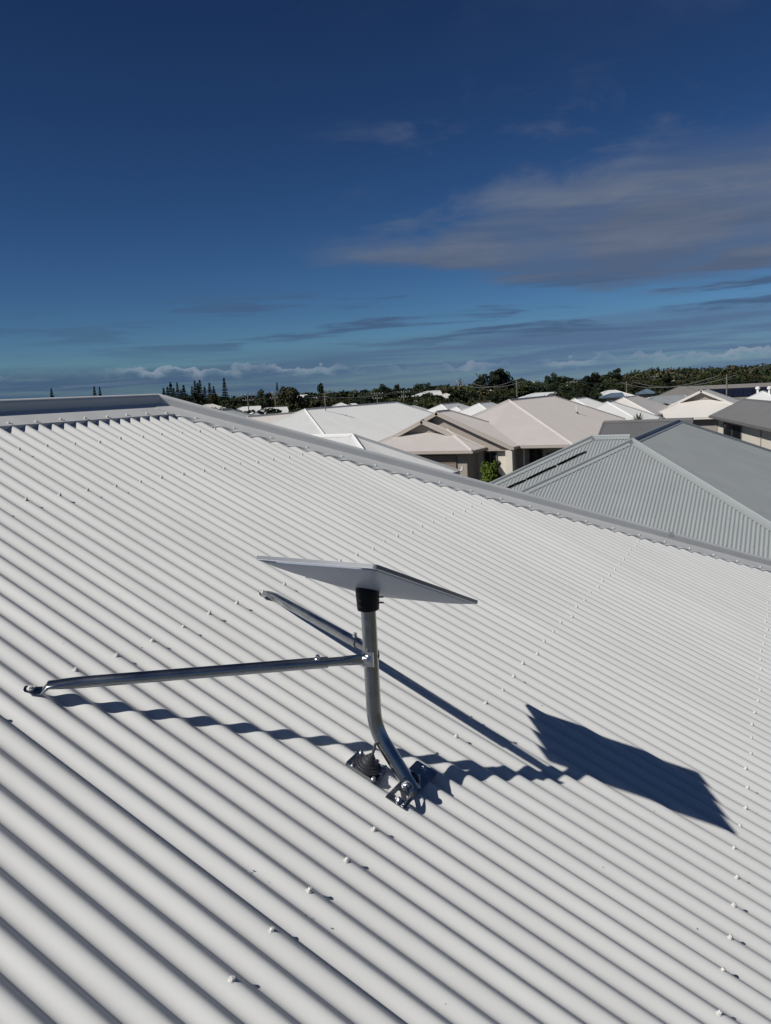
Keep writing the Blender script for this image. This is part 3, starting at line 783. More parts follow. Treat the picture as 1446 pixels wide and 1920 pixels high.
# --- white roofs in the middle
w1 = empty('house', (60, 31.5, 0), 'large white-roofed house carrying a thin roof antenna behind the tan gables', 'house')
WK = dict(roof=M_WHITEROOF, wall=M_CREAMWALL, trim=M_WHITETRIM, corr=4)
ridge_block(w1, (585.5, 767), (731, 754.6), 5.0, 5.3, **WK)
w2 = empty('house', (31, 20, 0), 'white-roofed house tucked between our hip and the tan garage, only its roof end showing', 'house')
block(w2, 27.15, 33.63, 13.06, 30.0, 2.5, 'y', T=0.56, **{**WK, 'corr': 6})
v_, f_ = sweep([(33.7, 12.95, 2.45), (33.78, 12.88, 2.55), (33.78, 12.88, 2.66)], 0.04, 8); add_mesh('downpipe_spout', v_, f_, M_WHITETRIM, w2)
w3 = empty('house', at_z(510, 785, 4.4) * 1 - EZ * 4.4, 'small white hipped roof just above our rolled hip flashing', 'house')
ridge_block(w3, (470, 789), (519.6, 782), 4.4, 3.4, ra=0.5, **WK)
w4 = empty('house', at_z(545, 775, 4.7) - EZ * 4.7, 'cream-roofed house with a small gable left of the antenna roof', 'house')
ridge_block(w4, (518, 779), (560, 771), 4.7, 3.2, ra=0.0, **{**WK, 'roof': M_CREAMROOF})
w5 = empty('house', at_z(430, 768, 5.2) - EZ * 5.2, 'dark grey roof slope peeking over the hip flashing below the pines', 'house')
ridge_block(w5, (405, 769.5), (437, 767.5), 5.2, 4.6, roof=M_GREYROOF, wall=M_GREYWALL, trim=M_GREYTRIM, corr=4)
w6 = empty('house', at_z(780, 760, 4.2) - EZ * 4.2, 'flat-looking white roof with a dark shaded fascia behind the antenna roof', 'house')
ridge_block(w6, (745, 762), (796, 759.4), 4.2, 3.2, **{**WK, 'corr': 0})
w7 = empty('house', at_z(850, 757, 4.2) - EZ * 4.2, 'white house with stepped roofs just above the tan gable', 'house')
ridge_block(w7, (826, 758.5), (858, 755.6), 4.2, 3.0, **{**WK, 'corr': 0}); ridge_block(w7, (850, 763.0), (866, 762), 4.0, 2.4, **{**WK, 'corr': 0})
w8 = empty('house', at_z(905, 756, 4.25) - EZ * 4.25, 'long white roof meeting the left slope of the tan roof', 'house')
ridge_block(w8, (885, 757), (931, 753.8), 4.25, 3.4, **{**WK, 'corr': 0})
w9 = empty('house', at_z(1085, 747, 4.3) - EZ * 4.3, 'white-roofed house with a shaded purple-grey eave behind the tan ridge', 'house')
ridge_block(w9, (1072, 748), (1103, 745), 4.3, 3.6, **WK)
w10 = empty('house', at_z(1141, 753, 4.2) - EZ * 4.2, 'white hipped roof sloping down to the spiky plant', 'house')
ridge_block(w10, (1138, 754), (1148, 752.5), 4.2, 3.7, **{**WK, 'corr': 5})
w11 = empty('house', at_z(1187, 743, 4.3) - EZ * 4.3, 'cream-white roofed house with a blue-grey wall below its eave', 'house')
ridge_block(w11, (1166, 746), (1196, 742), 4.3, 3.3, **{**WK, 'roof': M_CREAMROOF, 'corr': 0})
w12 = empty('house', (86, 8, 0), 'large cream-white roofed house with a Dutch gable and posted verandah', 'house')
CK = dict(roof=M_CREAMROOF, wall=M_TAUPEWALL, trim=M_CREAMROOF, corr=0)
block(w12, 79.9, 93.0, 3.3, 12.7, 2.3, 'x', **CK)
block(w12, 82.6, 90.0, 5.2, 10.8, 3.35, 'x', ra=0, walls=False, gwall=M_TAUPEWALL, **CK)
block(w12, 88.0, 99.0, 6.4, 11.0, 2.5, 'x', **CK)
w13 = empty('house', at_z(1425, 736, 3.9) - EZ * 3.9, 'white roof with two small vents behind the dark roof with cream walls', 'house')
ridge_block(w13, (1405, 735), (1455, 731.5), 3.9, 2.6, **{**WK, 'corr': 0})
for px_ in (1421, 1443):
    c = at_z(px_, 734.5, 3.85); v_, f_ = lathe(c, EZ, [(0.13, -0.3), (0.13, 0.25), (0.26, 0.3), (0.26, 0.5), (0.1, 0.6)], 12); add_mesh('roof_vent', v_, f_, M_WHITETRIM, w13, 'auto')

# --- dark grey roofs on the right
d1 = empty('house', (39.5, 3, 0), 'dark grey hipped roof directly behind the blue-grey ridge', 'house')
DK = dict(roof=M_DARKROOF, wall=M_GREYWALL, trim=M_DARKTRIM, corr=5)
A8 = at_z(1133, 791, 4.1)
block(d1, A8.x - 3.4, A8.x + 3.4, 4.2, A8.y, 4.1 - 3.4 * TN, 'y', rb=0, ra=0, **DK)
d4 = empty('house', (63.5, 8.4, 0), 'low dark grey corrugated roof with a black solar panel beside the cream walls', 'house')
block(d4, 60.5, 66.5, 6.0, 11.6, 2.0, 'y', T=0.36, roof=M_DARKROOF, wall=M_GREYWALL, trim=M_DARKTRIM, corr=5)
solar(d4, Vector((61.6, 8.6, 2.0 + 1.1 * 0.36)), -EY, Vector((0.941, 0, 0.339)), Vector((-0.339, 0, 0.941)), 2, 1, 1.0, 1.7)
d2 = empty('house', (64, 3, 0), 'dark grey roofed house with cream walls and a wide dark opening', 'house')
e9 = Vector((72.03, 6.32)); r9 = (R(14.375), (e9.x, e9.y))
b9 = block(d2, e9.x - 30, e9.x, e9.y - 5.0, e9.y, 2.8, 'x', rb=0, ra=0, rot=r9, roof=M_DARKROOF, wall=M_CREAMWALL, trim=M_DARKTRIM, corr=5, gwall=M_CREAMWALL, over=0.55)
wn = Vector((-0.248, 0.9687, 0)); al = Vector((-0.9687, -0.248, 0))
wp = Vector((e9.x, e9.y, 0)) - wn * 0.55
def on_wall(px_, py_): return hit_plane(px_, py_, wp, wn)
pa, pb = on_wall(1358, 800), on_wall(1391, 800)
window(d2, (pa + pb) / 2 * 1.0 - EZ * (((pa + pb) / 2).z - 1.25), al, wn, (pb - pa).length, 2.3, M_DARKTRIM)
for px_ in (1345, 1428):
    q = on_wall(px_, 805); v_, f_ = box((q.x, q.y, 1.3), al, wn, EZ, 0.12, 0.12, 2.55); add_mesh('downpipe', v_, f_, M_TAUPEWALL, d2)
d3 = empty('house', (126, 5, 0), 'long grey-brown roof with two banks of dark solar panels near the trees', 'house')
BK = dict(roof=M_BROWNROOF, wall=M_CREAMWALL, trim=M_BROWNROOF, corr=0)
b13 = block(d3, 117.4, 134.6, -30, 23.9, 0.8, 'y', T=0.43, **BK)
nb = Vector((-0.395, 0, 0.919)); ub = Vector((0.919, 0, 0.395))
solar(d3, Vector((122.2, 12.4, 0.8 + 4.8 * 0.43)), -EY, ub, nb, 9, 2, 1.15, 1.35, lift=0.12)
solar(d3, Vector((122.2, 0.6, 0.8 + 4.8 * 0.43)), -EY, ub, nb, 4, 2, 1.15, 1.35, lift=0.12)

# --- small houses among the trees
FAR = [  # ridge px, ridge y, half length px, distance, roof, half width
 ((918, 731), 17, 190, M_WHITEROOF, 4.0), ((800, 733.5), 14, 200, M_WHITEROOF, 3.5), ((1008, 737), 9, 150, M_WHITEROOF, 2.5), ((888, 727.5), 8, 220, M_WHITEROOF, 3.5),
 ((985, 716), 13, 300, M_GREYROOF, 4.5), ((870, 732), 12, 230, M_BROWNROOF, 4), ((637, 756), 9, 150, M_WHITEROOF, 3.0), ((660, 757), 6, 170, M_CREAMROOF, 2.6), ((685, 755.5), 9, 180, M_BROWNROOF, 3.0),
 ((713, 755), 6, 190, M_WHITEROOF, 2.4), ((455, 763), 14, 160, M_WHITEROOF, 3.0), ((500, 765), 14, 140, M_WHITEROOF, 3.0), ((478, 774), 16, 105, M_GREYROOF, 3.2), ((392, 758), 6, 170, M_CREAMROOF, 2.6),
 ((1146, 732), 14, 140, M_WHITEROOF, 2.4), ((1147, 737.5), 13, 128, M_BLUEROOF, 2.6), ((1212, 729), 12, 150, M_BLUEROOF, 3.0), ((1192, 720), 6, 300, M_WHITEROOF, 3), ((1172, 726), 6, 240, M_WHITEROOF, 3),
 ((1220, 718), 6, 320, M_WHITEROOF, 3), ((1302, 714.5), 8, 260, M_GREYROOF, 3.0), ((1335, 716), 14, 250, M_GREYROOF, 3.4), ((1348, 717), 12, 235, M_REDROOF, 3.4), ((1366, 715), 10, 270, M_CREAMROOF, 3.4), ((1265, 713), 7, 330, M_WHITEROOF, 3),
 ((1064, 722), 8, 260, M_WHITEROOF, 3), ((1130, 716), 7, 330, M_WHITEROOF, 3), ((760, 738), 7, 260, M_WHITEROOF, 3), ((835, 738), 9, 210, M_CREAMROOF, 3), ((556, 741), 6, 240, M_WHITEROOF, 2.6), ((590, 745), 7, 230, M_CREAMROOF, 2.6), ((1236, 743), 16, 112, M_GREYROOF, 2.6)]
FL = {918: 'wide white roof below the largest dark tree', 800: 'white-roofed house below the flat topped umbrella tree', 1008: 'small white roof just above the tan ridge', 888: 'small white roof below the palm',
      637: 'small white roof beside the antenna, just above the antenna roof', 713: 'small white roof above the far end of the antenna roof', 455: 'white shed roof beside the power pole nearest the pine clump',
      500: 'white shed roof between two power poles in front of the round dark tree', 1146: 'small white roof directly above the blue roof by the thicket tree', 985: 'grey roof high among the trees beside the largest dark tree',
      478: 'low grey roof below the white shed roofs', 1236: 'low grey roof touching the long grey-brown roof', 870: 'grey-brown roof below the slim conifer', 685: 'grey-brown roof above the middle of the antenna roof',
      1147: 'blue roof below a small white roof beside the thicket tree', 1212: 'blue roof beside the wide dark tree', 1348: 'red roof above the solar panels', 392: 'cream roof below the pine clump', 660: 'small cream roof above the antenna roof, next to the small white one',
      1366: 'cream roof beside the red roof', 835: 'cream roof below the sparse ragged tree', 590: 'cream roof under the loose dark tree'}
RN = {M_WHITEROOF.name: 'white', M_CREAMROOF.name: 'cream', M_GREYROOF.name: 'grey', M_BROWNROOF.name: 'grey-brown', M_BLUEROOF.name: 'blue', M_REDROOF.name: 'red'}
random.seed(8)
for (pxy, hl, D, mt, hw) in FAR:
    base, zt = place(pxy[0], pxy[1], D)
    c_ = RN[mt.name]
    lab = FL.get(pxy[0])
    h = empty('distant_house', base, lab or 'tiny %s roof glimpsed deep among the far trees' % c_, 'house', None if lab else 'tiny %s roofs among the far trees' % c_)
    half = max(1.5 if mt is M_BLUEROOF else 3.2, hl / FPX * D); hw = max(hw, 1.5 if mt is M_BLUEROOF else 2.6); T = random.choice((0.32, 0.4, 0.45)); hw = min(hw, half)
    ang = math.atan2(base.y, base.x) + math.pi / 2 + random.uniform(-.35, .35)
    block(h, base.x - half, base.x + half, base.y - hw, base.y + hw, zt - hw * T, 'x', ra=random.choice((0, hw)), roof=mt, wall=random.choice((M_CREAMWALL, M_GREYWALL, M_TAUPEWALL)),
          trim=M_WHITETRIM if mt is not M_BLUEROOF else M_BLUEROOF, corr=0, T=T, rot=(ang, (base.x, base.y)))
    c, s_ = math.cos(ang), math.sin(ang); al_ = Vector((c, s_, 0)); out = Vector((-s_, c, 0))
    if out.dot(base) > 0: out = -out
    for k_ in (-.45, .3):
        window(h, base + al_ * (half * k_) + out * (hw - 0.5) + EZ * max(1.0, zt - hw * T - 1.3), al_, out, min(1.6, half * .4), 1.1)

# --- roof antenna, pipes
an = empty('roof_antenna', at_z(611, 775, 4.6), 'thin roof antenna standing on the large white roof', 'antenna')
b_ = at_z(611, 775, 4.6); tp = hit_plane(609, 736, b_, Vector((b_.x, b_.y, 0)).normalized())
v_, f_ = sweep([b_ - EZ * 0.05, Vector((b_.x, b_.y, tp.z))], 0.035, 8, EX); add_mesh('antenna_pole', v_, f_, M_POLE, an)
for i, z_ in enumerate((0.1, 0.3, 0.5)):
    v_, f_ = sweep([Vector((b_.x, b_.y - .3 + i * .07, tp.z - z_)), Vector((b_.x, b_.y + .3 - i * .07, tp.z - z_))], 0.016, 6, EZ); add_mesh('antenna_rod', v_, f_, M_POLE, an)
v_, f_ = box(b_ + EZ * 0.02, EX, EY, EZ, 0.5, 0.5, 0.08); add_mesh('base_flashing', v_, f_, M_GREYTRIM, an)
fl = at_z(1081.5, 772, 4.3); pv_ = empty('vent_pipe', fl, 'thin pale vent pipe on the tan roof slope', 'pipe')
def tan_hit(px_, py_): return hit_plane(px_, py_, Vector((53, 16.8, 2.5 + 5.4 * TN)), Vector((0, -SN, CS)))
fl = tan_hit(1081.5, 774.5); pv_.location = fl
v_, f_ = sweep([fl - EZ * .1, fl + EZ * 0.55], 0.045, 8, EX); add_mesh('pipe', v_, f_, M_WHITETRIM, pv_)
v_, f_ = lathe(fl - EZ * 0.05, EZ, [(0.16, 0), (0.12, 0.09), (0.06, 0.15)], 12); add_mesh('pipe_boot', v_, f_, M_DARKTRIM, pv_)

# ================================================================== trees and plants
def leaf_quads(m, c, r, n, size, rng, flat=0.75, up=0.0):
    for _ in range(n):
        while True:
            p = Vector((rng.uniform(-1, 1), rng.uniform(-1, 1), rng.uniform(-1, 1)))
            if 0.25 < p.length < 1: break
        p = p.normalized() * (p.length ** 0.4)
        q = Vector((c[0] + p.x * r, c[1] + p.y * r, c[2] + p.z * r * flat))
        a = Vector((rng.gauss(0, 1), rng.gauss(0, 1), rng.gauss(0, .6))).normalized(); b = a.cross(p + Vector((rng.gauss(0, .5), rng.gauss(0, .5), rng.gauss(0, .5)))).normalized()
        s_ = size * rng.uniform(.6, 1.3); k = len(m.v)
        m.v += [q - a * s_ - b * s_ * .35, q + a * s_ * .1 - b * s_ * .65, q + a * s_ + b * s_ * .1, q - a * s_ * .1 + b * s_ * .6]; m.f.append((k, k + 1, k + 2, k + 3))
def mesh_data(name, m, mat, smooth=False):
    me = bpy.data.meshes.new(name); me.from_pydata([tuple(v) for v in m.v], [], m.f); me.materials.append(mat); me.update(); return me
CROWNS = {}
def crown_variants(kind, count, fn, mats):
    out = []
    for i in range(count):
        rng = random.Random(kind + str(i)); m, tk = fn(rng); out.append((m, tk, mats[i % len(mats)]))
    CROWNS[kind] = [(mesh_data(kind + '_crown', m, mt), mesh_data(kind + '_trunk', tk, M_TRUNK)) for m, tk, mt in out]
def round_tree(rng):            # height 1, radius ~0.5
    m, tk = MB(), MB()
    n = rng.randint(22, 30); base = rng.uniform(.30, .4)
    tops = []
    for i in range(n):
        a = rng.uniform(0, 6.28); rr = .36 * math.sqrt(rng.random()); z = rng.uniform(base, .86) ; lim = math.sqrt(max(0.05, 1 - ((z - .58) / .42) ** 2)); rr *= lim * 1.1
        r = rng.uniform(.10, .17); c = (rr * math.cos(a), rr * math.sin(a), z); tops.append(c); leaf_quads(m, c, r, 95, .036, rng)
    tk.add(sweep([(0, 0, -.02), (.01, .01, .2), (0, .015, .45), (.02, 0, .7)], [.035, .027, .02, .008], 8))
    for c in tops[:9]: tk.add(sweep([(0.005, .01, .25), (c[0] * .5, c[1] * .5, (c[2] + .25) / 2), c], [.014, .009, .004], 5))
    return m, tk
def umbrella_tree(rng):
    m, tk = MB(), MB(); tops = []
    for i in range(30):
        a = rng.uniform(0, 6.28); rr = .62 * math.sqrt(rng.random()); z = .86 - .30 * (rr / .62) ** 2 + rng.uniform(-.06, .05); c = (rr * math.cos(a), rr * math.sin(a), z); tops.append(c); leaf_quads(m, c, rng.uniform(.10, .15), 70, .030, rng, .6)
    tk.add(sweep([(0, 0, -.02), (.01, 0, .25), (0, 0, .42)], [.05, .04, .03], 8))
    for c in tops[:12]: tk.add(sweep([(0, 0, .3), (c[0] * .6, c[1] * .6, c[2] * .75), c], [.018, .011, .004], 5))
    return m, tk
def loose_tree(rng):
    m, tk = MB(), MB()
    tk.add(sweep([(0, 0, -.02), (.015, 0, .3), (-.01, .01, .6), (.01, 0, .9)], [.03, .022, .014, .004], 8))
    for i in range(17):
        a = rng.uniform(0, 6.28); z = rng.uniform(.38, .93); rr = rng.uniform(.08, .36) * (1.25 - z); c = (rr * math.cos(a), rr * math.sin(a), z)
        leaf_quads(m, c, rng.uniform(.07, .13), 80, .032, rng); tk.add(sweep([(0, 0, z - .15), (c[0] * .6, c[1] * .6, z - .04), c], [.01, .007, .003], 5))
    return m, tk
def pine_tree(rng):             # Norfolk pine: level whorls on a straight leader
    m, tk = MB(), MB(); tk.add(sweep([(0, 0, -.02), (0, 0, .5), (0, 0, 1.0)], [.022, .013, .002], 8))
    z = .12
    while z < .985:
        L = .205 * (1 - z) ** .95 + .008; nb = rng.randint(6, 8); off = rng.uniform(0, 6.28)
        for i in range(nb):
            a = off + 6.283 * i / nb + rng.uniform(-.15, .15); l = L * rng.uniform(.72, 1.12); d = Vector((math.cos(a), math.sin(a), .12)); sd_ = Vector((-math.sin(a), math.cos(a), 0))
            tk.add(sweep([(0, 0, z), tuple(Vector((0, 0, z)) + d * l * .7)], [.004, .0015], 4))
            for j in range(9):
                t_ = (j + .6) / 9; c = Vector((0, 0, z)) + d * l * t_ + Vector((0, 0, rng.uniform(-.006, .006))); w = .024 * (1.15 - t_ * .6) * (L / .12 + .35) * .6
                for s_ in (-1, 1):
                    k = len(m.v); e = c + sd_ * (s_ * w) + Vector((0, 0, .008)) + d * w * .5
                    m.v += [c - d * .008, c + d * .012, e + d * .008, e - d * .006]; m.f.append((k, k + 1, k + 2, k + 3))
                k = len(m.v); m.v += [c - d * .012, c + d * .014, c + d * .012 + Vector((0, 0, .020)), c - d * .010 + Vector((0, 0, .018))]; m.f.append((k, k + 1, k + 2, k + 3))
        z += rng.uniform(.040, .056) * (1.15 - z * .5)
    return m, tk
def palm_tree(rng):
    m, tk = MB(), MB(); tk.add(sweep([(0, 0, -.02), (.01, 0, .4), (.0, .01, .78)], [.022, .017, .014], 8))
    for i in range(16):
        a = 6.283 * i / 16 + rng.uniform(-.2, .2); e = rng.uniform(-.3, 1.1); d = Vector((math.cos(a) * math.cos(e), math.sin(a) * math.cos(e), math.sin(e))); sd_ = Vector((-math.sin(a), math.cos(a), 0)); p = Vector((0, .01, .78))
        for j in range(9):
            q = p + d * .034; d = (d + Vector((0, 0, -.13))).normalized()
            for s_ in (-1, 1):
                k = len(m.v); l = .065 * (1 - abs(j - 4) / 7); m.v += [p, q, q + sd_ * (s_ * l) + Vector((0, 0, -l * .5)) + d * .03, p + sd_ * (s_ * l) + Vector((0, 0, -l * .5)) + d * .02]; m.f.append((k, k + 1, k + 2, k + 3))
            p = q
    return m, tk
crown_variants('round', 8, round_tree, [M_LEAF[0], M_LEAF[1], M_LEAF[0], M_LEAF[2], M_LEAF[1], M_LEAF[0], M_LEAF[2], M_LEAF[1]])
crown_variants('umbrella', 2, umbrella_tree, [M_LEAF[0]])
crown_variants('loose', 4, loose_tree, [M_LEAF[1], M_LEAF[0], M_LEAF[2]])
crown_variants('pine', 4, pine_tree, [M_LEAF[3]])
crown_variants('palm', 1, palm_tree, [M_LEAF[1]])
def tree(kind, vi, base, hgt, width, label, group=None, name=None, rng=random):
    cm, tm = CROWNS[kind][vi % len(CROWNS[kind])]
    e = empty(name or {'pine': 'pine_tree', 'palm': 'palm_tree'}.get(kind, 'tree'), base, label, 'tree', group)
    rz = rng.uniform(0, 6.28)
    for n_, me in (('crown', cm), ('trunk', tm)):
        o = bpy.data.objects.new(n_, me); col.objects.link(o); o.parent = e; o.scale = (width, width, hgt); o.rotation_euler = (0, 0, rz)
    return e
rng = random.Random(5)
# Norfolk pines: px, top y, distance
LP = 'Norfolk pine in the dark clump beyond the hip flashing'
for i, (px_, py_, D) in enumerate([(309, 726, 270), (316, 725, 262), (322.6, 715, 258), (335, 717.5, 262), (346.4, 720.6, 265), (328, 727, 275), (341, 729, 272), (368, 714, 250), (373, 716, 255), (377.4, 712, 250), (385.5, 723, 258), (395, 718, 262), (402.4, 723, 265), (362, 724, 262)]):
    b_, z_ = place(px_, py_, D); tree('pine', i, b_, z_, z_ * rng.uniform(.75, .95), LP, 'Norfolk pines in the clump beyond the hip', rng=rng)
for px_, py_, D, lab in ((423, 707.8, 240, 'tallest Norfolk pine, open branched, standing clear of the clump'), (521, 717, 290, 'slim Norfolk pine rising behind the olive green tree'), (864, 709, 300, 'slim conifer between the umbrella tree and the palm'), (1234.7, 687, 520, 'small dark conifer poking above the far wooded rise'),
                         (100, 728, 300, 'lone Norfolk pine above the level ridge, apart from the pair'), (180, 724, 310, 'Norfolk pine of the pair above the level ridge'), (190, 726, 310, 'Norfolk pine of the pair above the level ridge')):
    b_, z_ = place(px_, py_, D); tree('pine', rng.randint(0, 3), b_, z_, z_ * (.78 if px_ < 430 else .66), lab, 'pair of pines above the ridge' if 'pair above' in lab and 'lone' not in lab else None, rng=rng)
# broadleaf trees that stand out: kind, px, top y, half width px, distance, label
for kind, vi, px_, py_, hw_, D, lab in (
    ('round', 0, 494.7, 728, 17, 165, 'round dark tree beside the power pole, left of the olive tree'), ('round', 3, 545, 718.5, 25, 150, 'big olive green tree in front of the slim pine'),
    ('loose', 1, 602, 717.5, 14, 170, 'loose dark tree with a ragged upright crown behind the antenna'), ('round', 2, 722.5, 718, 13, 240, 'ball shaped dark tree against the low cloud'),
    ('loose', 0, 746, 721, 14, 235, 'open dark tree beside the ball shaped tree'), ('umbrella', 0, 792, 712.5, 23, 230, 'flat topped umbrella shaped dark tree on the skyline'),
    ('loose', 2, 838, 713, 14, 230, 'sparse ragged tree beside the slim conifer'), ('palm', 0, 900, 699, 16, 205, 'palm with drooping fronds beside the largest tree'),
    ('round', 5, 921, 688.5, 31, 200, 'largest dark broad tree on the skyline'), ('round', 2, 946, 692, 20, 202, 'ragged dark tree joined to the side of the largest tree'), ('round', 0, 1035, 697.5, 15, 240, 'round dark tree standing above the houses behind the tan ridge'),
    ('round', 2, 1108, 697.5, 22, 290, 'broad domed dark tree at the foot of the wooded rise'), ('round', 5, 1150, 688.5, 16, 330, 'dark tree crowning the wooded rise'),
    ('round', 0, 1248, 715, 24, 165, 'wide dark tree beside the long grey-brown roof'), ('umbrella', 1, 1087, 726, 34, 130, 'broad dark green thicket tree above the white roofs'),
    ('round', 2, 330, 738, 14, 235, 'low dark tree at the foot of the pine row'), ('round', 0, 354, 737, 13, 230, 'low dark tree joining the pine row and the pine clump'),
    ('round', 5, 375, 733, 16, 215, 'dark broadleaf tree under the pine clump'), ('round', 3, 398, 733, 14, 200, 'olive broadleaf tree beside the pine clump')):
    b_, z_ = place(px_, py_, D); w_ = hw_ / FPX * D * 2 / (.95 if kind != 'umbrella' else 1.35); tree(kind, vi, b_, z_ * 1.03, w_, lab, rng=rng)
# the belt of trees between and behind the small houses
LT = {'round': 'rounded green tree in the belt beyond the estate roofs', 'loose': 'loose branched tree in the belt beyond the estate roofs'}
nb_ = 0
for row, (D0, D1, y_off, n_) in enumerate(((125, 150, 17, 44), (165, 195, 5, 50), (215, 250, -3, 50), (285, 330, -7, 46))):
    for i in range(n_):
        px_ = 395 + (1446 + 60 - 395) * (i + rng.uniform(.1, .9)) / n_; D = rng.uniform(D0, D1)
        if row == 0 and (1200 < px_ < 1440): continue
        py_ = horizon_y(px_) + y_off + rng.uniform(-7, 7) + (4 if px_ < 800 else (rng.uniform(0, 13) if px_ > 1100 else 0))
        b_, z_ = place(px_, py_, D)
        if z_ < 2.0: continue
        kind = 'loose' if rng.random() < .25 else 'round'
        tree(kind, rng.randint(0, 7), b_, z_, z_ * rng.uniform(1.0, 1.7), LT[kind], 'trees of the belt beyond the estate', rng=rng); nb_ += 1
for i in range(26):                       # the belt goes on behind the ridge
    px_ = -150 + 540 * i / 26 + rng.uniform(-8, 8); D = rng.uniform(150, 320); b_, z_ = place(px_, horizon_y(px_) + rng.uniform(6, 14), D)
    tree('round', rng.randint(0, 7), b_, max(z_, 3.5), max(z_, 3.5) * rng.uniform(1.1, 1.6), LT['round'], 'trees of the belt beyond the estate', rng=rng)
# far woods that read as one mass
for m_ in M_LEAF[:3]: per_piece(m_, 0.40)
def woods():
    m = MB(); r_ = random.Random(77); mats = [M_LEAF[0], M_LEAF[1], M_LEAF[2], M_LEAF[5]]
    ms = [MB() for _ in mats]
    for i in range(1900):
        px_ = r_.uniform(-300, 1750); D = r_.uniform(350, 820); b_ = ground_dir(px_) * D
        rise = max(0, min(1, (px_ - 1080) / 120)) * max(0, min(1, (D - 350) / 300)) * (6.5 if px_ < 1270 else 5.5)
        h_ = r_.uniform(4.5, 7.5) + rise * r_.uniform(.75, 1.0)
        w_ = r_.uniform(4, 7); mm_ = ms[0 if r_.random() < .4 else (r_.randint(1, 3) if px_ > 1200 else r_.randint(0, 2))]
        for j in range(4):
            c = (b_.x + r_.uniform(-w_, w_) * .6, b_.y + r_.uniform(-w_, w_) * .6, h_ - w_ * r_.uniform(.3, .8)); leaf_quads(mm_, c, w_ * .55, 16, 1.0, r_)
        leaf_quads(mm_, (b_.x, b_.y, h_ * .3), w_ * .7, 14, 1.3, r_)
    for q, mt in zip(ms, mats):
        o = add_mesh('far_woods', q.v, q.f, mt); tag(o, 'far belt of %s bush along the horizon' % {M_LEAF[0]: 'dark', M_LEAF[1]: 'green', M_LEAF[2]: 'olive', M_LEAF[5]: 'dry brown'}[mt], 'woods', kind='stuff')
woods()
def shrubs():
    m = MB(); r_ = random.Random(9)
    for i in range(900):
        px_ = r_.uniform(-200, 1560); D = r_.uniform(108, 330); b_ = ground_dir(px_) * D
        if 117 < b_.x < 136 and -31 < b_.y < 25: continue
        w_ = r_.uniform(1.2, 2.6)
        for j in range(3): leaf_quads(m, (b_.x + r_.uniform(-2, 2), b_.y + r_.uniform(-2, 2), w_ * r_.uniform(.5, .9)), w_, 14, .42, r_)
    tag(add_mesh('garden_shrubs', m.v, m.f, M_LEAF[1]), 'low garden bushes filling the yards under the far trees', 'bushes', kind='stuff')
shrubs()
# green shrub at the tan house
def shrub(px_, py_top, X, label, mat, wpx):
    p = hit_x(px_, py_top, X); r_ = random.Random(2); m = MB(); h_ = p.z; w_ = wpx / FPX * X
    for i in range(34):
        a = r_.uniform(0, 6.28); rr = w_ * .62 * math.sqrt(r_.random()); z_ = r_.uniform(.25, .9) * h_; leaf_quads(m, (p.x + rr * math.cos(a), p.y + rr * math.sin(a), z_), w_ * .34, 90, .07, r_, 1.0)
    e = empty('shrub', (p.x, p.y, 0), label, 'shrub'); add_mesh('crown', m.v, m.f, mat, e)
    t_ = MB()
    for i in range(5): t_.add(sweep([(p.x, p.y, 0), (p.x + r_.uniform(-.3, .3), p.y + r_.uniform(-.3, .3), h_ * .75)], [.04, .012], 6))
    add_mesh('stem', t_.v, t_.f, M_TRUNK, e)
shrub(920, 861, 42.5, 'bright green rounded shrub beside the tan garage', M_LEAF[4], 24)
def spiky(px_, py_, X):
    p = hit_x(px_, py_, X); r_ = random.Random(4); m = MB(); e = empty('spiky_plant', (p.x, p.y, 0), 'spiky grey-green leaved plant in front of the white roofs', 'plant')
    c = Vector((p.x, p.y, p.z - 0.75))
    for i in range(46):
        a = r_.uniform(0, 6.28); el_ = r_.uniform(.15, 1.4); d = Vector((math.cos(a) * math.cos(el_), math.sin(a) * math.cos(el_), math.sin(el_))); l = r_.uniform(.6, .95); s_ = d.cross(EZ).normalized() * .05
        k = len(m.v); m.v += [c - s_, c + s_, c + d * l * .6 + s_ * .8, c + d * l * .6 - s_ * .8, c + d * l - EZ * .08]; m.f += [(k, k + 1, k + 2, k + 3), (k + 3, k + 2, k + 4)]
    add_mesh('leaves', m.v, m.f, leafmat('leaf_greygreen', (0.13, 0.14, 0.10), .2), e)
    v_, f_ = sweep([(p.x, p.y, 0), c], [.12, .09], 8); add_mesh('trunk', v_, f_, M_TRUNK, e)
spiky(1196, 772.5, 58)

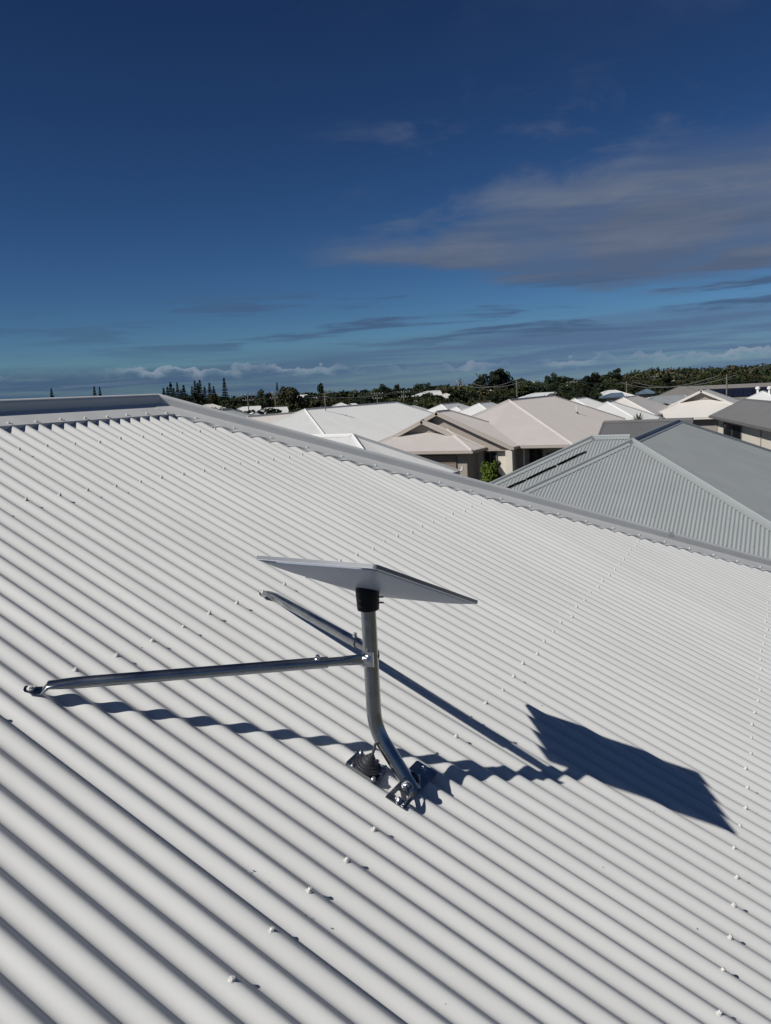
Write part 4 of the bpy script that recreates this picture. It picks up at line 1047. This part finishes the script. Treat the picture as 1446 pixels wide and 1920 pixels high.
# ================================================================== power poles and lines
def pole(px_, py_, D, label, arm=True, group=None):
    b_, z_ = place(px_, py_, D); e = empty('power_pole', b_, label, 'power pole', group)
    v_, f_ = sweep([b_, b_ + EZ * z_], [.12, .08], 10); add_mesh('pole', v_, f_, M_POLE, e)
    d = Vector((-b_.y, b_.x, 0)).normalized(); tops = []
    if arm:
        for k_, dz in enumerate((0.35, 1.3)):
            c = b_ + EZ * (z_ - dz); v_, f_ = box(c, d, d.cross(EZ), EZ, 2.2 - k_ * .5, .09, .09); ar = add_mesh('crossarm', v_, f_, M_POLE, e)
            for s_ in (-1, -.4, .4, 1):
                q = c + d * (s_ * (1.1 - k_ * .25)); v_, f_ = lathe(q, EZ, [(.05, .05), (.07, .12), (.04, .22)], 8); sub('insulator', v_, f_, M_WHITETRIM, ar)
    for s_ in (-1, 1): tops.append(b_ + d * s_ * 1.1 + EZ * (z_ - .13))
    return tops
PT = [pole(x_, y_, D, lab, arm=x_ not in (969, 1175, 1363)) for x_, y_, D, lab in ((465, 737, 150, 'power pole in front of the white shed roofs left of the olive tree'), (516, 733, 155, 'power pole just in front of the olive green tree'), (707, 735, 170, 'power pole beside the ball shaped tree'), (757, 732, 165, 'twin armed power pole above the antenna roof ridge'), (861, 712, 180, 'tall power pole below the slim conifer'), (969, 714, 150, 'power pole rising behind the tan ridge'), (1073, 714, 200, 'power pole with low arms at the thicket'), (1175, 715, 160, 'pale slim pole above the cream-white roof'), (1228, 704, 260, 'power pole on the wooded rise'), (1363, 702, 115, 'power pole rising from the solar panel roof'))]
def wire(P, Q, lab):
    pts = [P.lerp(Q, i / 12) - EZ * (1.2 * 4 * (i / 12) * (1 - i / 12)) for i in range(13)]
    v_, f_ = sweep(pts, 0.022, 5, EZ); tag(add_mesh('power_line', v_, f_, M_WIRE, None, org=P), lab, 'power line', 'wires strung between the power poles')
for a_, b_ in ((0, 1), (1, 3), (3, 4), (4, 5), (5, 6), (6, 8), (7, 9)):
    for k_ in (0, 1): wire(PT[a_][k_], PT[b_][k_], 'thin power line sagging between poles across the tree belt')
